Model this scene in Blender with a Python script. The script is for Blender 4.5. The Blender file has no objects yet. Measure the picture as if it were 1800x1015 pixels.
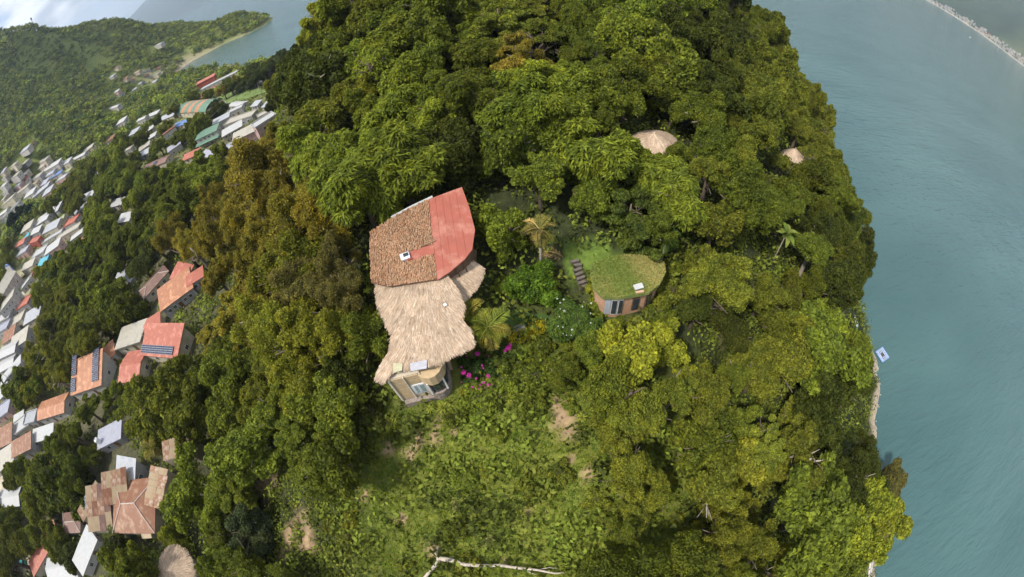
import bpy, bmesh, math, random
import numpy as np
from mathutils import Matrix, Vector
sc = bpy.context.scene
COL = sc.collection
RNG = np.random.default_rng(7)
random.seed(7)
R = math.radians

# ---------------------------------------------------------------- camera (a drone's fisheye lens)
CAM_Z = 75.0
PITCH, ROLL, FPX = R(51.5), R(-8.6), 735.2          # FPX: pixels per radian on an 1800 px wide frame
cd = bpy.data.cameras.new('camera'); cam = bpy.data.objects.new('camera', cd); COL.objects.link(cam); sc.camera = cam
cd.type = 'PANO'; cd.panorama_type = 'FISHEYE_LENS_POLYNOMIAL'
cd.sensor_fit = 'HORIZONTAL'; cd.sensor_width = 36; cd.fisheye_fov = R(180)
cd.fisheye_polynomial_k0 = 0; cd.fisheye_polynomial_k1 = -1800 / (36 * FPX)
cd.fisheye_polynomial_k2 = 0; cd.fisheye_polynomial_k3 = 0; cd.fisheye_polynomial_k4 = 0
cd.clip_start = 0.5; cd.clip_end = 60000
cam.matrix_world = Matrix.Translation((0, 0, CAM_Z)) @ Matrix.Rotation(math.pi/2 - PITCH, 4, 'X') @ Matrix.Rotation(ROLL, 4, 'Z')

# ---------------------------------------------------------------- world: sky with broken cloud
SUN_EL, SUN_AZ = R(54), R(-122)                       # azimuth from +Y, clockwise positive (towards +X)
w = bpy.data.worlds.new('World'); sc.world = w; w.use_nodes = True
nt = w.node_tree; nt.nodes.clear()
N, L = nt.nodes.new, nt.links.new
out = N('ShaderNodeOutputWorld')
sky = N('ShaderNodeTexSky'); sky.sky_type = 'NISHITA'; sky.sun_disc = False
sky.sun_elevation = SUN_EL; sky.sun_rotation = SUN_AZ; sky.altitude = 1500; sky.air_density = 1.0; sky.dust_density = 1.5
bg1 = N('ShaderNodeBackground'); bg1.inputs[1].default_value = 0.10; L(sky.outputs[0], bg1.inputs[0])
tc = N('ShaderNodeTexCoord'); mp = N('ShaderNodeMapping'); mp.inputs['Scale'].default_value = (2.2, 2.2, 5.0)
L(tc.outputs['Generated'], mp.inputs[0])
n1 = N('ShaderNodeTexNoise'); n1.inputs['Scale'].default_value = 2.6; n1.inputs['Detail'].default_value = 5; n1.inputs['Roughness'].default_value = .55
L(mp.outputs[0], n1.inputs[0])
cr = N('ShaderNodeValToRGB'); cr.color_ramp.elements[0].position = .34; cr.color_ramp.elements[1].position = .52; L(n1.outputs[0], cr.inputs[0])
n2 = N('ShaderNodeTexNoise'); n2.inputs['Scale'].default_value = 5.5; n2.inputs['Detail'].default_value = 4
L(mp.outputs[0], n2.inputs[0])
cc = N('ShaderNodeValToRGB'); cc.color_ramp.elements[0].position = .40; cc.color_ramp.elements[1].position = .62
cc.color_ramp.elements[0].color = (.40, .43, .49, 1); cc.color_ramp.elements[1].color = (.95, .95, .96, 1); L(n2.outputs[0], cc.inputs[0])
bg2 = N('ShaderNodeBackground'); bg2.inputs[1].default_value = 0.82; L(cc.outputs[0], bg2.inputs[0])
mx = N('ShaderNodeMixShader'); L(cr.outputs[0], mx.inputs[0]); L(bg1.outputs[0], mx.inputs[1]); L(bg2.outputs[0], mx.inputs[2]); L(mx.outputs[0], out.inputs[0])
w.cycles.sampling_method = 'MANUAL'; w.cycles.sample_map_resolution = 512

# ---------------------------------------------------------------- sun
sl = bpy.data.lights.new('sun', 'SUN'); sl.energy = 2.9; sl.angle = R(7.0); sl.color = (1, .96, .89)
so = bpy.data.objects.new('sun', sl); COL.objects.link(so); so.location = (0, 0, 300)
sd = Vector((math.sin(SUN_AZ)*math.cos(SUN_EL), math.cos(SUN_AZ)*math.cos(SUN_EL), math.sin(SUN_EL)))
so.rotation_euler = sd.to_track_quat('Z', 'Y').to_euler()

vs = sc.view_settings; vs.view_transform = 'Standard'; vs.look = 'None'; vs.exposure = 1.1; vs.gamma = 1; vs.use_curve_mapping = False
cy = sc.cycles; cy.max_bounces = 5; cy.diffuse_bounces = 2; cy.glossy_bounces = 2; cy.transmission_bounces = 3; cy.volume_bounces = 0
cy.transparent_max_bounces = 4; cy.caustics_reflective = False; cy.caustics_refractive = False; cy.use_denoising = True; cy.use_adaptive_sampling = True; cy.adaptive_threshold = .025
cy.volume_step_rate = 5

# ---------------------------------------------------------------- lens geometry: a picture point to a direction and back
def ray(px, py):
    x, y = px - 900.0, -(py - 507.5)
    c, s = math.cos(ROLL), math.sin(ROLL); x, y = c*x - s*y, s*x + c*y
    r = math.hypot(x, y) + 1e-9; th = r / FPX
    X, Y, Z = math.sin(th)*x/r, math.sin(th)*y/r, math.cos(th)
    return np.array([X, Z*math.cos(PITCH) + Y*math.sin(PITCH), -Z*math.sin(PITCH) + Y*math.cos(PITCH)])
def proj(p):
    d = np.array([p[0], p[1], p[2]-CAM_Z], float); n = np.linalg.norm(d); d /= n
    X = d[0]; Z = d[1]*math.cos(PITCH) - d[2]*math.sin(PITCH); Y = d[1]*math.sin(PITCH) + d[2]*math.cos(PITCH)
    th = math.acos(max(-1, min(1, Z))); h = math.hypot(X, Y) + 1e-12
    x, y = FPX*th*X/h, FPX*th*Y/h
    c, s = math.cos(ROLL), math.sin(ROLL); x, y = c*x + s*y, -s*x + c*y
    return 900 + x, 507.5 - y, n
def at_z(px, py, z):
    d = ray(px, py); t = (z - CAM_Z)/d[2]; return np.array([d[0]*t, d[1]*t, z])

# ---------------------------------------------------------------- terrain: surveyed heights, smoothly joined
SURVEY = [
 # headland: meadow, house terrace, ridge
 (0,0,33),(-12,2,33),(-10,15,35),(5,26,36.5),(-8,22,37.5),(-9,30,40),(-9,42,42),(11,24,37.5),(14,34,41),(12,15,34.5),(-18,34,39),
 (21,43,43),(0,60,44.5),(0,90,50),(35,118,52),(0,120,53),(20,160,40),(30,200,18),(25,240,-4),(-30,100,52),(-30,72,43),(-32,125,51),(60,85,45),(70,110,44),(40,70,43),
 (75,150,30),(70,190,8),(60,230,-6),
 # lake side of the headland
 (40,42,38),(58,55,34),(73,54,23),(82,60,14),(76,37,12),(62,30,21),(82,82,33),(92,100,26),(98,80,8),(106,120,8),(106,100,6),
 (88,36,-.5),(84,33,.6),(85,22,-.6),(80,15,-.5),(76,11,.3),(71,9,.9),(68,5,1.0),(74,4,-.4),(61,-22,-.5),(45,-55,-.5),(94,60,-.6),(108,90,-.8),(116,125,-1),(108,165,-1),
 (104,36,-8),(98,10,-8),(84,-22,-8),(70,-60,-8),(112,60,-8),(140,120,-10),(140,30,-14),(120,-60,-14),
 (40,20,28),(40,0,22),(28,-20,24),(58,10,12),(48,-10,11),(60,20,15),(25,5,29),(40,-40,7),(20,-45,20),
 (0,-30,31),(-30,-40,29),(0,-70,26),
 # village side of the headland
 (-25,20,33.5),(-30,8,29),(-38,30,25),(-38,50,30),(-37,5,23.5),(-45,-10,24),(-25,-8,31),(-50,20,21),(-60,40,20),(-60,70,21),(-56,100,31),(-62,140,27),(-40,180,12),(-50,230,3),
 # village flat
 (-70,6,21),(-78,56,18),(-90,60,17),(-85,25,18),(-85,-15,19),(-105,-30,17),(-110,60,15),(-110,10,17),(-110,110,14),(-110,160,11),(-120,220,6),(-150,60,14),(-150,110,12),
 (-150,-20,15),(-150,10,14),(-200,-40,13),(-200,10,13),(-200,60,13),(-200,120,13),(-220,180,13),(-160,204,8),(-170,250,6),(-220,285,6),(-250,230,13),(-280,80,17),(-280,10,15),(-280,-60,15),(-320,110,22),(-320,160,30),
 (-165,300,3),(-140,300,1),(-100,280,-1),(-120,340,-5),(-180,345,-1),(-240,380,1),(-200,400,-6),(-280,340,6),(-300,420,1.5),(-300,460,-5),(-372,452,0),(-345,420,5),(-390,400,16),
 # far hill and the point
 (-362,209,36),(-410,287,60),(-420,380,34),(-424,450,28),(-480,420,62),(-520,500,80),(-560,420,128),(-612,433,214),(-583,475,182),(-545,595,122),(-490,655,60),(-440,560,34),(-425,650,24),(-352,604,27),(-390,580,22),
 (-310,575,12),(-275,548,-.3),(-327,544,-.4),(-388,536,-.4),(-385,495,-1),(-340,500,-8),(-260,520,-9),(-240,580,-9),(-300,650,-3),(-390,710,-3),(-450,780,-3),(-380,800,-10),(-520,760,40),(-600,700,90),(-560,880,-5),
 (-700,600,170),(-760,450,190),(-640,330,190),(-540,320,120),(-700,250,190),(-520,200,90),(-480,80,50),(-420,-60,30),(-620,60,90),(-900,300,160),(-900,700,120),(-900,0,90),(-600,-200,50),(-300,-200,20),(-100,-150,22),(-1300,300,140),(-1300,900,60),(-800,1000,10),(-1300,-300,80),
 (30,-140,10),(-50,-300,20),(60,-300,-5),(150,-150,-15),(-600,-500,40),(200,200,-20),(100,350,-20),(-50,420,-20),(-150,600,-25),(-350,1000,-30),(200,500,-30),(300,-100,-30),(-700,1300,-30),(-1300,1400,-20),
]
SV = np.array(SURVEY, float); EPS = 9.0
def _phi(d2): return np.sqrt(d2 + EPS*EPS)
_A = _phi(((SV[:, None, :2]-SV[None, :, :2])**2).sum(-1)); _n = len(SV)
_M = np.zeros((_n+1, _n+1)); _M[:_n, :_n] = _A - np.eye(_n)*0.8; _M[:_n, _n] = 1; _M[_n, :_n] = 1
_W = np.linalg.solve(_M, np.append(SV[:, 2], 0))
def _bump(x, y):
    return (np.sin(x*.31+y*.17)+np.sin(x*-.13+y*.37+1.3)+np.sin(x*.53-y*.29+.7)*.6+np.sin(x*.071+y*.093)*1.5)*.22
def hgt(x, y):
    x = np.atleast_1d(np.asarray(x, float)); y = np.atleast_1d(np.asarray(y, float)); z = np.empty(x.shape)
    xf, yf, zf = x.ravel(), y.ravel(), z.ravel()
    for i in range(0, len(xf), 20000):
        s = slice(i, i+20000)
        d2 = (xf[s, None]-SV[None, :, 0])**2 + (yf[s, None]-SV[None, :, 1])**2
        zf[s] = _phi(d2) @ _W[:_n] + _W[_n]
    z = zf.reshape(x.shape); k = np.clip((z-1)/6, 0, 1)
    far = np.clip((np.hypot(x, y)-330)/150, 0, 1)
    z = z + np.clip(1-np.abs(z-.5)/4, 0, 1)*np.clip(1.5-np.hypot(x, y)/300, 0, 1)*(np.sin(x*.33+y*.52)+np.sin(y*.23-x*.11+1)+.6*np.sin(y*.9+x*.4))*.3
    return z + _bump(x, y)*k*.8 + far*k*(np.sin(x*.021+y*.033)+np.sin(x*.043-y*.027+2)+np.sin(x*.09+y*.05)*.4)*3.0
def h1(x, y): return float(hgt([x], [y])[0])
def ground_at(px, py, up=0.0):
    d = ray(px, py); t = np.concatenate([np.arange(15, 200, 1.0), np.arange(200, 1500, 4.0)])
    x, y, z = d[0]*t, d[1]*t, CAM_Z + d[2]*t; g = hgt(x, y) + up - z
    i = np.argmax(g > 0)
    if g[i] <= 0: return None
    f = g[i-1]/(g[i-1]-g[i]) if i else 0; tt = t[i-1] + f*(t[i]-t[i-1])
    return np.array([d[0]*tt, d[1]*tt, CAM_Z + d[2]*tt - up])

# ---------------------------------------------------------------- materials
MATS = {}
def ramp2(nt, fac, c1, c2, p1=.35, p2=.65):
    r = nt.nodes.new('ShaderNodeValToRGB'); e = r.color_ramp.elements
    e[0].position, e[1].position = p1, p2; e[0].color = (*c1, 1); e[1].color = (*c2, 1)
    nt.links.new(fac, r.inputs[0]); return r.outputs[0]
def noise(nt, scale, detail=5, rough=.6, coord='Object', stretch=None, dist=0):
    tc = nt.nodes.new('ShaderNodeTexCoord'); o = tc.outputs[coord]
    if stretch:
        m = nt.nodes.new('ShaderNodeMapping'); m.inputs['Scale'].default_value = stretch; m.inputs['Rotation'].default_value = (0, 0, .3 if max(stretch) < 3 else 0); nt.links.new(o, m.inputs[0]); o = m.outputs[0]
    n = nt.nodes.new('ShaderNodeTexNoise'); n.inputs['Scale'].default_value = scale; n.inputs['Detail'].default_value = detail
    n.inputs['Roughness'].default_value = rough; n.inputs['Distortion'].default_value = dist; nt.links.new(o, n.inputs[0]); return n.outputs[0]
def mixc(nt, fac, a, b, mode='MIX'):
    m = nt.nodes.new('ShaderNodeMix'); m.data_type = 'RGBA'; m.blend_type = mode
    for k, v in ((0, fac), (6, a), (7, b)):
        if isinstance(v, (int, float)): m.inputs[k].default_value = v
        elif isinstance(v, tuple): m.inputs[k].default_value = (*v, 1)
        else: nt.links.new(v, m.inputs[k])
    return m.outputs[2]
def bump(nt, h, strength, dist):
    b = nt.nodes.new('ShaderNodeBump'); b.inputs['Strength'].default_value = strength; b.inputs['Distance'].default_value = dist
    nt.links.new(h, b.inputs['Height']); return b.outputs[0]
def newmat(name):
    m = bpy.data.materials.new(name); m.use_nodes = True; nt = m.node_tree; p = nt.nodes['Principled BSDF']; MATS[name] = m
    return m, nt, p
def pm(name, c1, c2=None, scale=2.0, rough=.8, bmp=0.0, bscale=None, metal=0.0, spec=.3, stain=None, sscale=.6, stretch=None):
    """two-tone mottled surface with fine relief and an optional stain colour"""
    if name in MATS: return MATS[name]
    m, nt, p = newmat(name); c2 = c2 or tuple(x*.75 for x in c1)
    n = noise(nt, scale, 6, .65, stretch=stretch); col = ramp2(nt, n, c2, c1)
    if stain:
        s = noise(nt, sscale, 5, .7); m2 = nt.nodes.new('ShaderNodeMapRange'); m2.inputs[1].default_value = .5; m2.inputs[2].default_value = .72
        nt.links.new(s, m2.inputs[0]); col = mixc(nt, m2.outputs[0], col, stain)
    nt.links.new(col, p.inputs['Base Color']); p.inputs['Roughness'].default_value = rough; p.inputs['Metallic'].default_value = metal
    p.inputs['Specular IOR Level'].default_value = spec
    if bmp: nt.links.new(bump(nt, noise(nt, bscale or scale*4, 4), bmp, .05), p.inputs['Normal'])
    return m
def attrmat(name, rough=.9, var=.35, vscale=3.0, bmp=0.0, bscale=8.0, translucent=0.0):
    """colour read from the piece's own colour attribute, broken up by noise"""
    m, nt, p = newmat(name)
    a = nt.nodes.new('ShaderNodeAttribute'); a.attribute_name = 'Col'
    n = noise(nt, vscale, 6, .7); col = mixc(nt, 1.0, a.outputs[0], ramp2(nt, n, (1-var,)*3, (1+var,)*3, .3, .7), 'MULTIPLY')
    nt.links.new(col, p.inputs['Base Color']); p.inputs['Roughness'].default_value = rough; p.inputs['Specular IOR Level'].default_value = .06
    if bmp: nt.links.new(bump(nt, noise(nt, bscale, 5), bmp, .1), p.inputs['Normal'])
    if translucent:
        t = nt.nodes.new('ShaderNodeBsdfTranslucent'); nt.links.new(col, t.inputs[0]); mx = nt.nodes.new('ShaderNodeMixShader'); mx.inputs[0].default_value = translucent
        o = nt.nodes['Material Output']; nt.links.new(p.outputs[0], mx.inputs[1]); nt.links.new(t.outputs[0], mx.inputs[2]); nt.links.new(mx.outputs[0], o.inputs[0])
    return m
def leafmat(name, translucent=.38, var=.58):
    """leaf colour = the tree's own tint, each leaf a little different, with new growth lighter in clumps"""
    m, nt, p = newmat(name)
    oi = nt.nodes.new('ShaderNodeObjectInfo'); g = nt.nodes.new('ShaderNodeNewGeometry')
    v = ramp2(nt, g.outputs['Random Per Island'], (1-var,)*3, (1+var, 1+var, 1+var*.6), 0, 1)
    col = mixc(nt, 1.0, oi.outputs['Color'], v, 'MULTIPLY')
    n = noise(nt, 2.3, 3, .6); col = mixc(nt, 1.0, col, ramp2(nt, n, (.60, .66, .75), (1.42, 1.32, .95), .28, .72), 'MULTIPLY')
    nt.links.new(col, p.inputs['Base Color']); p.inputs['Roughness'].default_value = .6; p.inputs['Specular IOR Level'].default_value = .12
    t = nt.nodes.new('ShaderNodeBsdfTranslucent'); nt.links.new(mixc(nt, 1.0, col, (1.25, 1.2, .6), 'MULTIPLY'), t.inputs[0])
    mx = nt.nodes.new('ShaderNodeMixShader'); mx.inputs[0].default_value = translucent
    o = nt.nodes['Material Output']; nt.links.new(p.outputs[0], mx.inputs[1]); nt.links.new(t.outputs[0], mx.inputs[2]); nt.links.new(mx.outputs[0], o.inputs[0])
    return m
M_LEAF = leafmat('leaf')
M_BARK = pm('bark', (.16, .12, .085), (.08, .06, .045), 6, .9, .4)
M_BARKP = pm('pale_bark', (.38, .33, .26), (.22, .18, .14), 5, .9, .4)

# ---------------------------------------------------------------- mesh helpers
def mesh_np(name, V, F, mat=None, col=None, smooth=False):
    """V (n,3); F (m,3 or 4) index array"""
    V = np.asarray(V, np.float32); F = np.asarray(F, np.int32); me = bpy.data.meshes.new(name)
    me.vertices.add(len(V)); me.vertices.foreach_set('co', V.ravel())
    k = F.shape[1]; me.loops.add(F.size); me.loops.foreach_set('vertex_index', F.ravel())
    me.polygons.add(len(F)); me.polygons.foreach_set('loop_start', np.arange(0, F.size, k, dtype=np.int32))
    me.polygons.foreach_set('loop_total', np.full(len(F), k, np.int32))
    if smooth: me.polygons.foreach_set('use_smooth', np.ones(len(F), bool))
    me.update(calc_edges=True)
    if col is not None:
        a = me.color_attributes.new('Col', 'FLOAT_COLOR', 'POINT'); c = np.ones((len(V), 4), np.float32); c[:, :3] = col; a.data.foreach_set('color', c.ravel())
    if mat: me.materials.append(mat)
    return me
def link(name, data, parent=None, loc=None, rotz=None, scale=None):
    o = bpy.data.objects.new(name, data); COL.objects.link(o)
    if parent is not None: o.parent = parent
    if loc is not None: o.location = [float(v) for v in loc]
    if rotz is not None: o.rotation_euler = (0, 0, rotz)
    if scale is not None: o.scale = scale
    return o
def tag(o, label=None, cat=None, group=None, kind=None):
    if label: o['label'] = label
    if cat: o['category'] = cat
    if group: o['group'] = group
    if kind: o['kind'] = kind
    return o
def thing(name, label, cat, loc=(0, 0, 0), rotz=0, group=None):
    return tag(link(name, None, None, loc, rotz), label, cat, group)
class MB:
    """collects shapes, builds ONE mesh object"""
    def __init__(s): s.v, s.f = [], []
    def add(s, vs, fs):
        n = len(s.v); s.v += [tuple(map(float, v)) for v in vs]; s.f += [tuple(i+n for i in f) for f in fs]; return s
    def box(s, c, d, rz=0.0, rx=0.0):
        hx, hy, hz = d[0]/2, d[1]/2, d[2]/2; m = Matrix.Translation(c) @ Matrix.Rotation(rz, 4, 'Z') @ Matrix.Rotation(rx, 4, 'X')
        vs = [m @ Vector((sx*hx, sy*hy, sz*hz)) for sz in (-1, 1) for sx, sy in ((-1, -1), (1, -1), (1, 1), (-1, 1))]
        return s.add(vs, [(3, 2, 1, 0), (4, 5, 6, 7), (0, 1, 5, 4), (1, 2, 6, 5), (2, 3, 7, 6), (3, 0, 4, 7)])
    def prism(s, top, thick):
        """polygon (world/local points, any z) given a thickness straight down; thick may be a list of bottom z's"""
        n = len(top); bot = [(p[0], p[1], (thick[i] if isinstance(thick, (list, tuple)) else p[2]-thick)) for i, p in enumerate(top)]
        fs = [tuple(range(n)), tuple(range(2*n-1, n-1, -1))] + [(i, i+n, (i+1) % n + n, (i+1) % n) for i in range(n)]
        return s.add(list(top)+bot, fs)
    def tube(s, pts, rad, seg=6):
        pts = [Vector(p) for p in pts]; n = len(pts); base = len(s.v); vs = []
        for i, p in enumerate(pts):
            t = (pts[min(i+1, n-1)]-pts[max(i-1, 0)]).normalized(); a = t.orthogonal().normalized() if i == 0 else (a - t*a.dot(t)).normalized(); b = t.cross(a)
            r = rad[i] if isinstance(rad, (list, tuple)) else rad
            vs += [p + (a*math.cos(2*math.pi*k/seg)+b*math.sin(2*math.pi*k/seg))*r for k in range(seg)]
        fs = [(i*seg+k, i*seg+(k+1) % seg, (i+1)*seg+(k+1) % seg, (i+1)*seg+k) for i in range(n-1) for k in range(seg)]
        fs += [tuple(range(seg))[::-1], tuple(range((n-1)*seg, n*seg))]
        return s.add(vs, fs)
    def mesh(s, name, mat=None, smooth=False):
        me = bpy.data.meshes.new(name); me.from_pydata(s.v, [], s.f)
        bm = bmesh.new(); bm.from_mesh(me); bmesh.ops.recalc_face_normals(bm, faces=bm.faces); bm.to_mesh(me); bm.free()
        if smooth: me.polygons.foreach_set('use_smooth', np.ones(len(me.polygons), bool))
        me.update()
        if mat: me.materials.append(mat)
        return me
    def build(s, name, mat=None, parent=None, loc=None, rotz=None, smooth=False):
        return link(name, s.mesh(name, mat, smooth), parent, loc, rotz)
def leaf_quads(P, Nn, length, width, rng, droop=.15, spin=None):
    """diamond leaves at points P facing normals Nn"""
    n = len(P); Nn = Nn/np.linalg.norm(Nn, axis=1, keepdims=True)
    t = rng.normal(size=(n, 3)) if spin is None else spin; t -= Nn*(t*Nn).sum(1, keepdims=True); t /= np.linalg.norm(t, axis=1, keepdims=True)+1e-9
    b = np.cross(Nn, t); Lh = (np.asarray(length)*np.ones(n))[:, None]; W = (np.asarray(width)*np.ones(n))[:, None]/2
    V = np.stack([P - t*Lh*.5, P + b*W - Nn*W*.25, P + t*Lh*.5 - Nn*Lh*droop, P - b*W - Nn*W*.25], 1).reshape(-1, 3)
    return V, np.arange(4*n).reshape(n, 4)
def unit(rng, n):
    v = rng.normal(size=(n, 3)); return v/np.linalg.norm(v, axis=1, keepdims=True)
def inpoly(x, y, poly):
    x, y = np.asarray(x), np.asarray(y); r = np.zeros(x.shape, bool); n = len(poly)
    for i in range(n):
        x1, y1 = poly[i][:2]; x2, y2 = poly[(i+1) % n][:2]
        c = ((y1 > y) != (y2 > y)) & (x < (x2-x1)*(y-y1)/((y2-y1) or 1e-9)+x1); r ^= c
    return r

# ================================================================ SETTING
def axis(dense, mid, lo, hi, d0, d1, d2):
    a = list(np.arange(dense[0], dense[1], d0)); b0 = list(np.arange(mid[0], dense[0], d1)); b1 = list(np.arange(dense[1], mid[1], d1))
    c0, c1 = [], []; v, st = mid[0]-d2, d2
    while v > lo: c0.append(v); st = min(st*1.12, 40); v -= st
    c0.append(lo); v, st = mid[1], d2
    while v < hi: c1.append(v); st = min(st*1.12, 40); v += st
    c1.append(hi); return np.array(c0[::-1]+b0+a+b1+c1)
xs = axis((-24, 22), (-130, 125), -1400, 300, .7, 2.0, 4.0); ys = axis((-10, 28), (-70, 160), -520, 1400, .7, 2.0, 4.0)
GX, GY = np.meshgrid(xs, ys); GZ = hgt(GX, GY)
# bare earth seen between the plants, as patches with their own outline (picture points on the ground, radius in metres)
SOIL = []
for px, py, r in ((990,735,1.3),(1000,762,.9),(980,712,.8),(735,775,.8),(765,770,.7),(720,800,.7),(685,790,.8),(800,760,.4),(770,745,.5),(705,910,.7),(640,870,.6),(760,965,.8),(1005,808,.6),(1035,832,.8),
                  (465,850,2.2),(480,835,1.8),(510,940,1.8),(540,950,2.0),(500,975,1.5),(530,900,1.4),(845,790,.3),(905,850,.4),(870,880,.3),(800,890,.3),(930,900,.4),(855,950,.4),(890,985,.4)):
    q = ground_at(px, py)
    if q is not None: SOIL.append((q[0], q[1], r))
VSOIL = []
for px, py, r in ((3,830,12),(15,985,9),(40,980,6),(15,600,9),(8,640,12),(25,500,9),(50,505,8),(5,560,10),(160,128,7),(135,140,5),(60,265,7),(40,430,8),(250,135,14),(205,165,8),(35,480,10)):
    q = ground_at(px, py)
    if q is not None: VSOIL.append((q[0], q[1], r))
def soil_mask(x, y):
    m = np.zeros(np.shape(x))
    for a, b, r in SOIL:
        an = np.arctan2(y-b, x-a); rr = r*(1+.25*np.sin(3*an+a)+.18*np.sin(5*an+b)); m = np.maximum(m, np.clip(1.6-1.3*np.hypot(x-a, y-b)/rr, 0, 1))
    return m
def vsoil_mask(x, y):
    m = np.zeros(np.shape(x))
    for a, b, r in VSOIL: m = np.maximum(m, np.clip(1.8-1.4*np.hypot(x-a, y-b)/r, 0, 1))
    return m
LAWN = [at_z(*p, 39.5) for p in ((985,445),(1040,430),(1100,440),(1165,455),(1170,490),(1120,505),(1060,505),(1040,480),(990,470))]
GRASSY = [at_z(*p, 37.5) for p in ((880,548),(960,545),(970,575),(905,592),(875,575))]
def ground_color(x, y, z):
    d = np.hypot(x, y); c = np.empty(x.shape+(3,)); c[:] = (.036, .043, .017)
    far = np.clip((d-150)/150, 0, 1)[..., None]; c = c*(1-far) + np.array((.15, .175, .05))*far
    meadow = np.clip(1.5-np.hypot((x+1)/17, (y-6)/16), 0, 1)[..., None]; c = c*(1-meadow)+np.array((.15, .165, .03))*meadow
    for poly, cc in ((LAWN, (.11, .16, .03)), (GRASSY, (.06, .11, .03))):
        k = inpoly(x, y, poly)[..., None]; c = np.where(k, np.array(cc), c)
    vill = np.clip(1.2-np.hypot((x+170)/130, (y-80)/190), 0, 1)[..., None]*.55; c = c*(1-vill)+np.array((.22, .185, .12))*vill
    s = soil_mask(x, y)[..., None]; c = c*(1-s)+np.array((.31, .21, .125))*s
    s = vsoil_mask(x, y)[..., None]; c = c*(1-s)+np.array((.46, .40, .30))*s
    b = (np.clip(1-(z-np.where(d > 200, .3, .8))/np.where(d > 200, .4, .8), 0, 1))[..., None]; c = c*(1-b)+np.array((.36, .29, .21))*b
    return c
def grid_faces(ny, nx):
    i = np.arange(ny*nx).reshape(ny, nx); return np.stack([i[:-1, :-1], i[:-1, 1:], i[1:, 1:], i[1:, :-1]], -1).reshape(-1, 4)
M_GROUND = attrmat('earth_and_grass', .95, .45, .9, .8, 2.5)
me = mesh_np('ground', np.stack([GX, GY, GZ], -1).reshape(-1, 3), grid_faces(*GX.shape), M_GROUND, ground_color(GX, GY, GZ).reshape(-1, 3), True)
tag(link('ground', me), kind='structure')

# lake
m, nt_, p = newmat('lake_water'); p.inputs['Base Color'].default_value = (.028, .088, .098, 1); p.inputs['Roughness'].default_value = .12; p.inputs['IOR'].default_value = 1.33
wv = noise(nt_, .13, 3, .5, stretch=(.5, 1.9, 1), dist=.4); wv2 = noise(nt_, .42, 3, .55, stretch=(.55, 1.8, 1), dist=.5); sw = noise(nt_, .012, 3, .5, stretch=(1, 2.2, 1))
ad = nt_.nodes.new('ShaderNodeMath'); ad.operation = 'MULTIPLY_ADD'; nt_.links.new(wv2, ad.inputs[0]); ad.inputs[1].default_value = .45; nt_.links.new(wv, ad.inputs[2])
nt_.links.new(bump(nt_, ad.outputs[0], 1.0, .85), p.inputs['Normal'])
nt_.links.new(ramp2(nt_, sw, (.044, .096, .097), (.060, .120, .118)), p.inputs['Base Color'])
rr = np.concatenate([np.linspace(0, 300, 7), np.geomspace(400, 13500, 14)]); aa = np.linspace(0, 2*math.pi, 73)[:-1]
V = np.array([(r*math.cos(a), r*math.sin(a), 0) for r in rr[1:] for a in aa]); F = []
for i in range(len(rr)-2):
    for k in range(72): F.append((i*72+k, i*72+(k+1) % 72, (i+1)*72+(k+1) % 72, (i+1)*72+k))
me = bpy.data.meshes.new('lake_water'); me.from_pydata(V.tolist(), [], F+[tuple(range(72))]); me.materials.append(m)
tag(link('lake_water', me), kind='structure')

# far mountains
def vnoise(x, y, seed=0):
    r = np.random.default_rng(seed); z = np.zeros(np.shape(x)); a, f = 1.0, 1.0
    for o in range(6):
        th = r.uniform(0, 6.28, 3); ph = r.uniform(0, 6.28, 3)
        z += a*(1-np.abs(sum(np.sin((x*math.cos(t)+y*math.sin(t))*f+q) for t, q in zip(th, ph))/1.6)); a *= .5; f *= 2.05
    return z
M_MTN = attrmat('mountain_forest', .95, .3, .004, 0)
def shore_right(az): return np.interp(az, [20, 38, 53, 58, 62, 68, 80, 130], [5200, 4600, 3650, 3480, 3200, 2700, 2500, 2600])
az = np.linspace(20, 130, 260); dd = np.concatenate([np.linspace(-60, 400, 14), np.linspace(470, 5200, 60)])
AZ, DD = np.meshgrid(az, dd); RR = shore_right(AZ)+DD; X, Y = RR*np.sin(np.radians(AZ)), RR*np.cos(np.radians(AZ))
Z = np.where(DD < 0, DD*.15, np.interp(DD, [0, 12, 200, 420, 900, 1800, 3200, 5200], [.2, 2.5, 26, 55, 230, 620, 1000, 1150]))
Z += vnoise(X/900, Y/900, 3)*np.interp(DD, [200, 600, 2000, 5200], [0, 35, 150, 190]); vg = vnoise(X/350, Y/350, 9)
c = np.empty(X.shape+(3,)); c[:] = (.035, .055, .022); c += (np.clip(vg-.6, 0, 1.2)*.06)[..., None]*np.array((1.2, 1.0, .45)); k = (DD < 14)[..., None]; c = np.where(k, np.array((.45, .40, .32)), c)
tag(link('mountain', mesh_np('mountain', np.stack([X, Y, Z], -1).reshape(-1, 3), grid_faces(*X.shape)[:, ::-1], M_MTN, c.reshape(-1, 3), True)), kind='structure')
az = np.linspace(-85, 24, 240); dd = np.linspace(0, 3600, 40); AZ, DD = np.meshgrid(az, dd); RR = 9300+DD-1200*np.clip((AZ-5)/20, 0, 1)*2; X, Y = RR*np.sin(np.radians(AZ)), RR*np.cos(np.radians(AZ))
pk = np.interp(AZ, [-85, -60, -46, -41, -37, -32, -24, -10, 5, 24], [300, 420, 500, 560, 830, 1150, 1420, 900, 700, 800])
Z = pk*np.interp(DD, [0, 200, 1500, 2800, 3600], [-.01, .05, .62, 1.0, .9]) + vnoise(X/1200, Y/1200, 5)*np.interp(DD, [0, 600, 3600], [0, 40, 70])
c = np.empty(X.shape+(3,)); c[:] = (.035, .055, .025)
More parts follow.
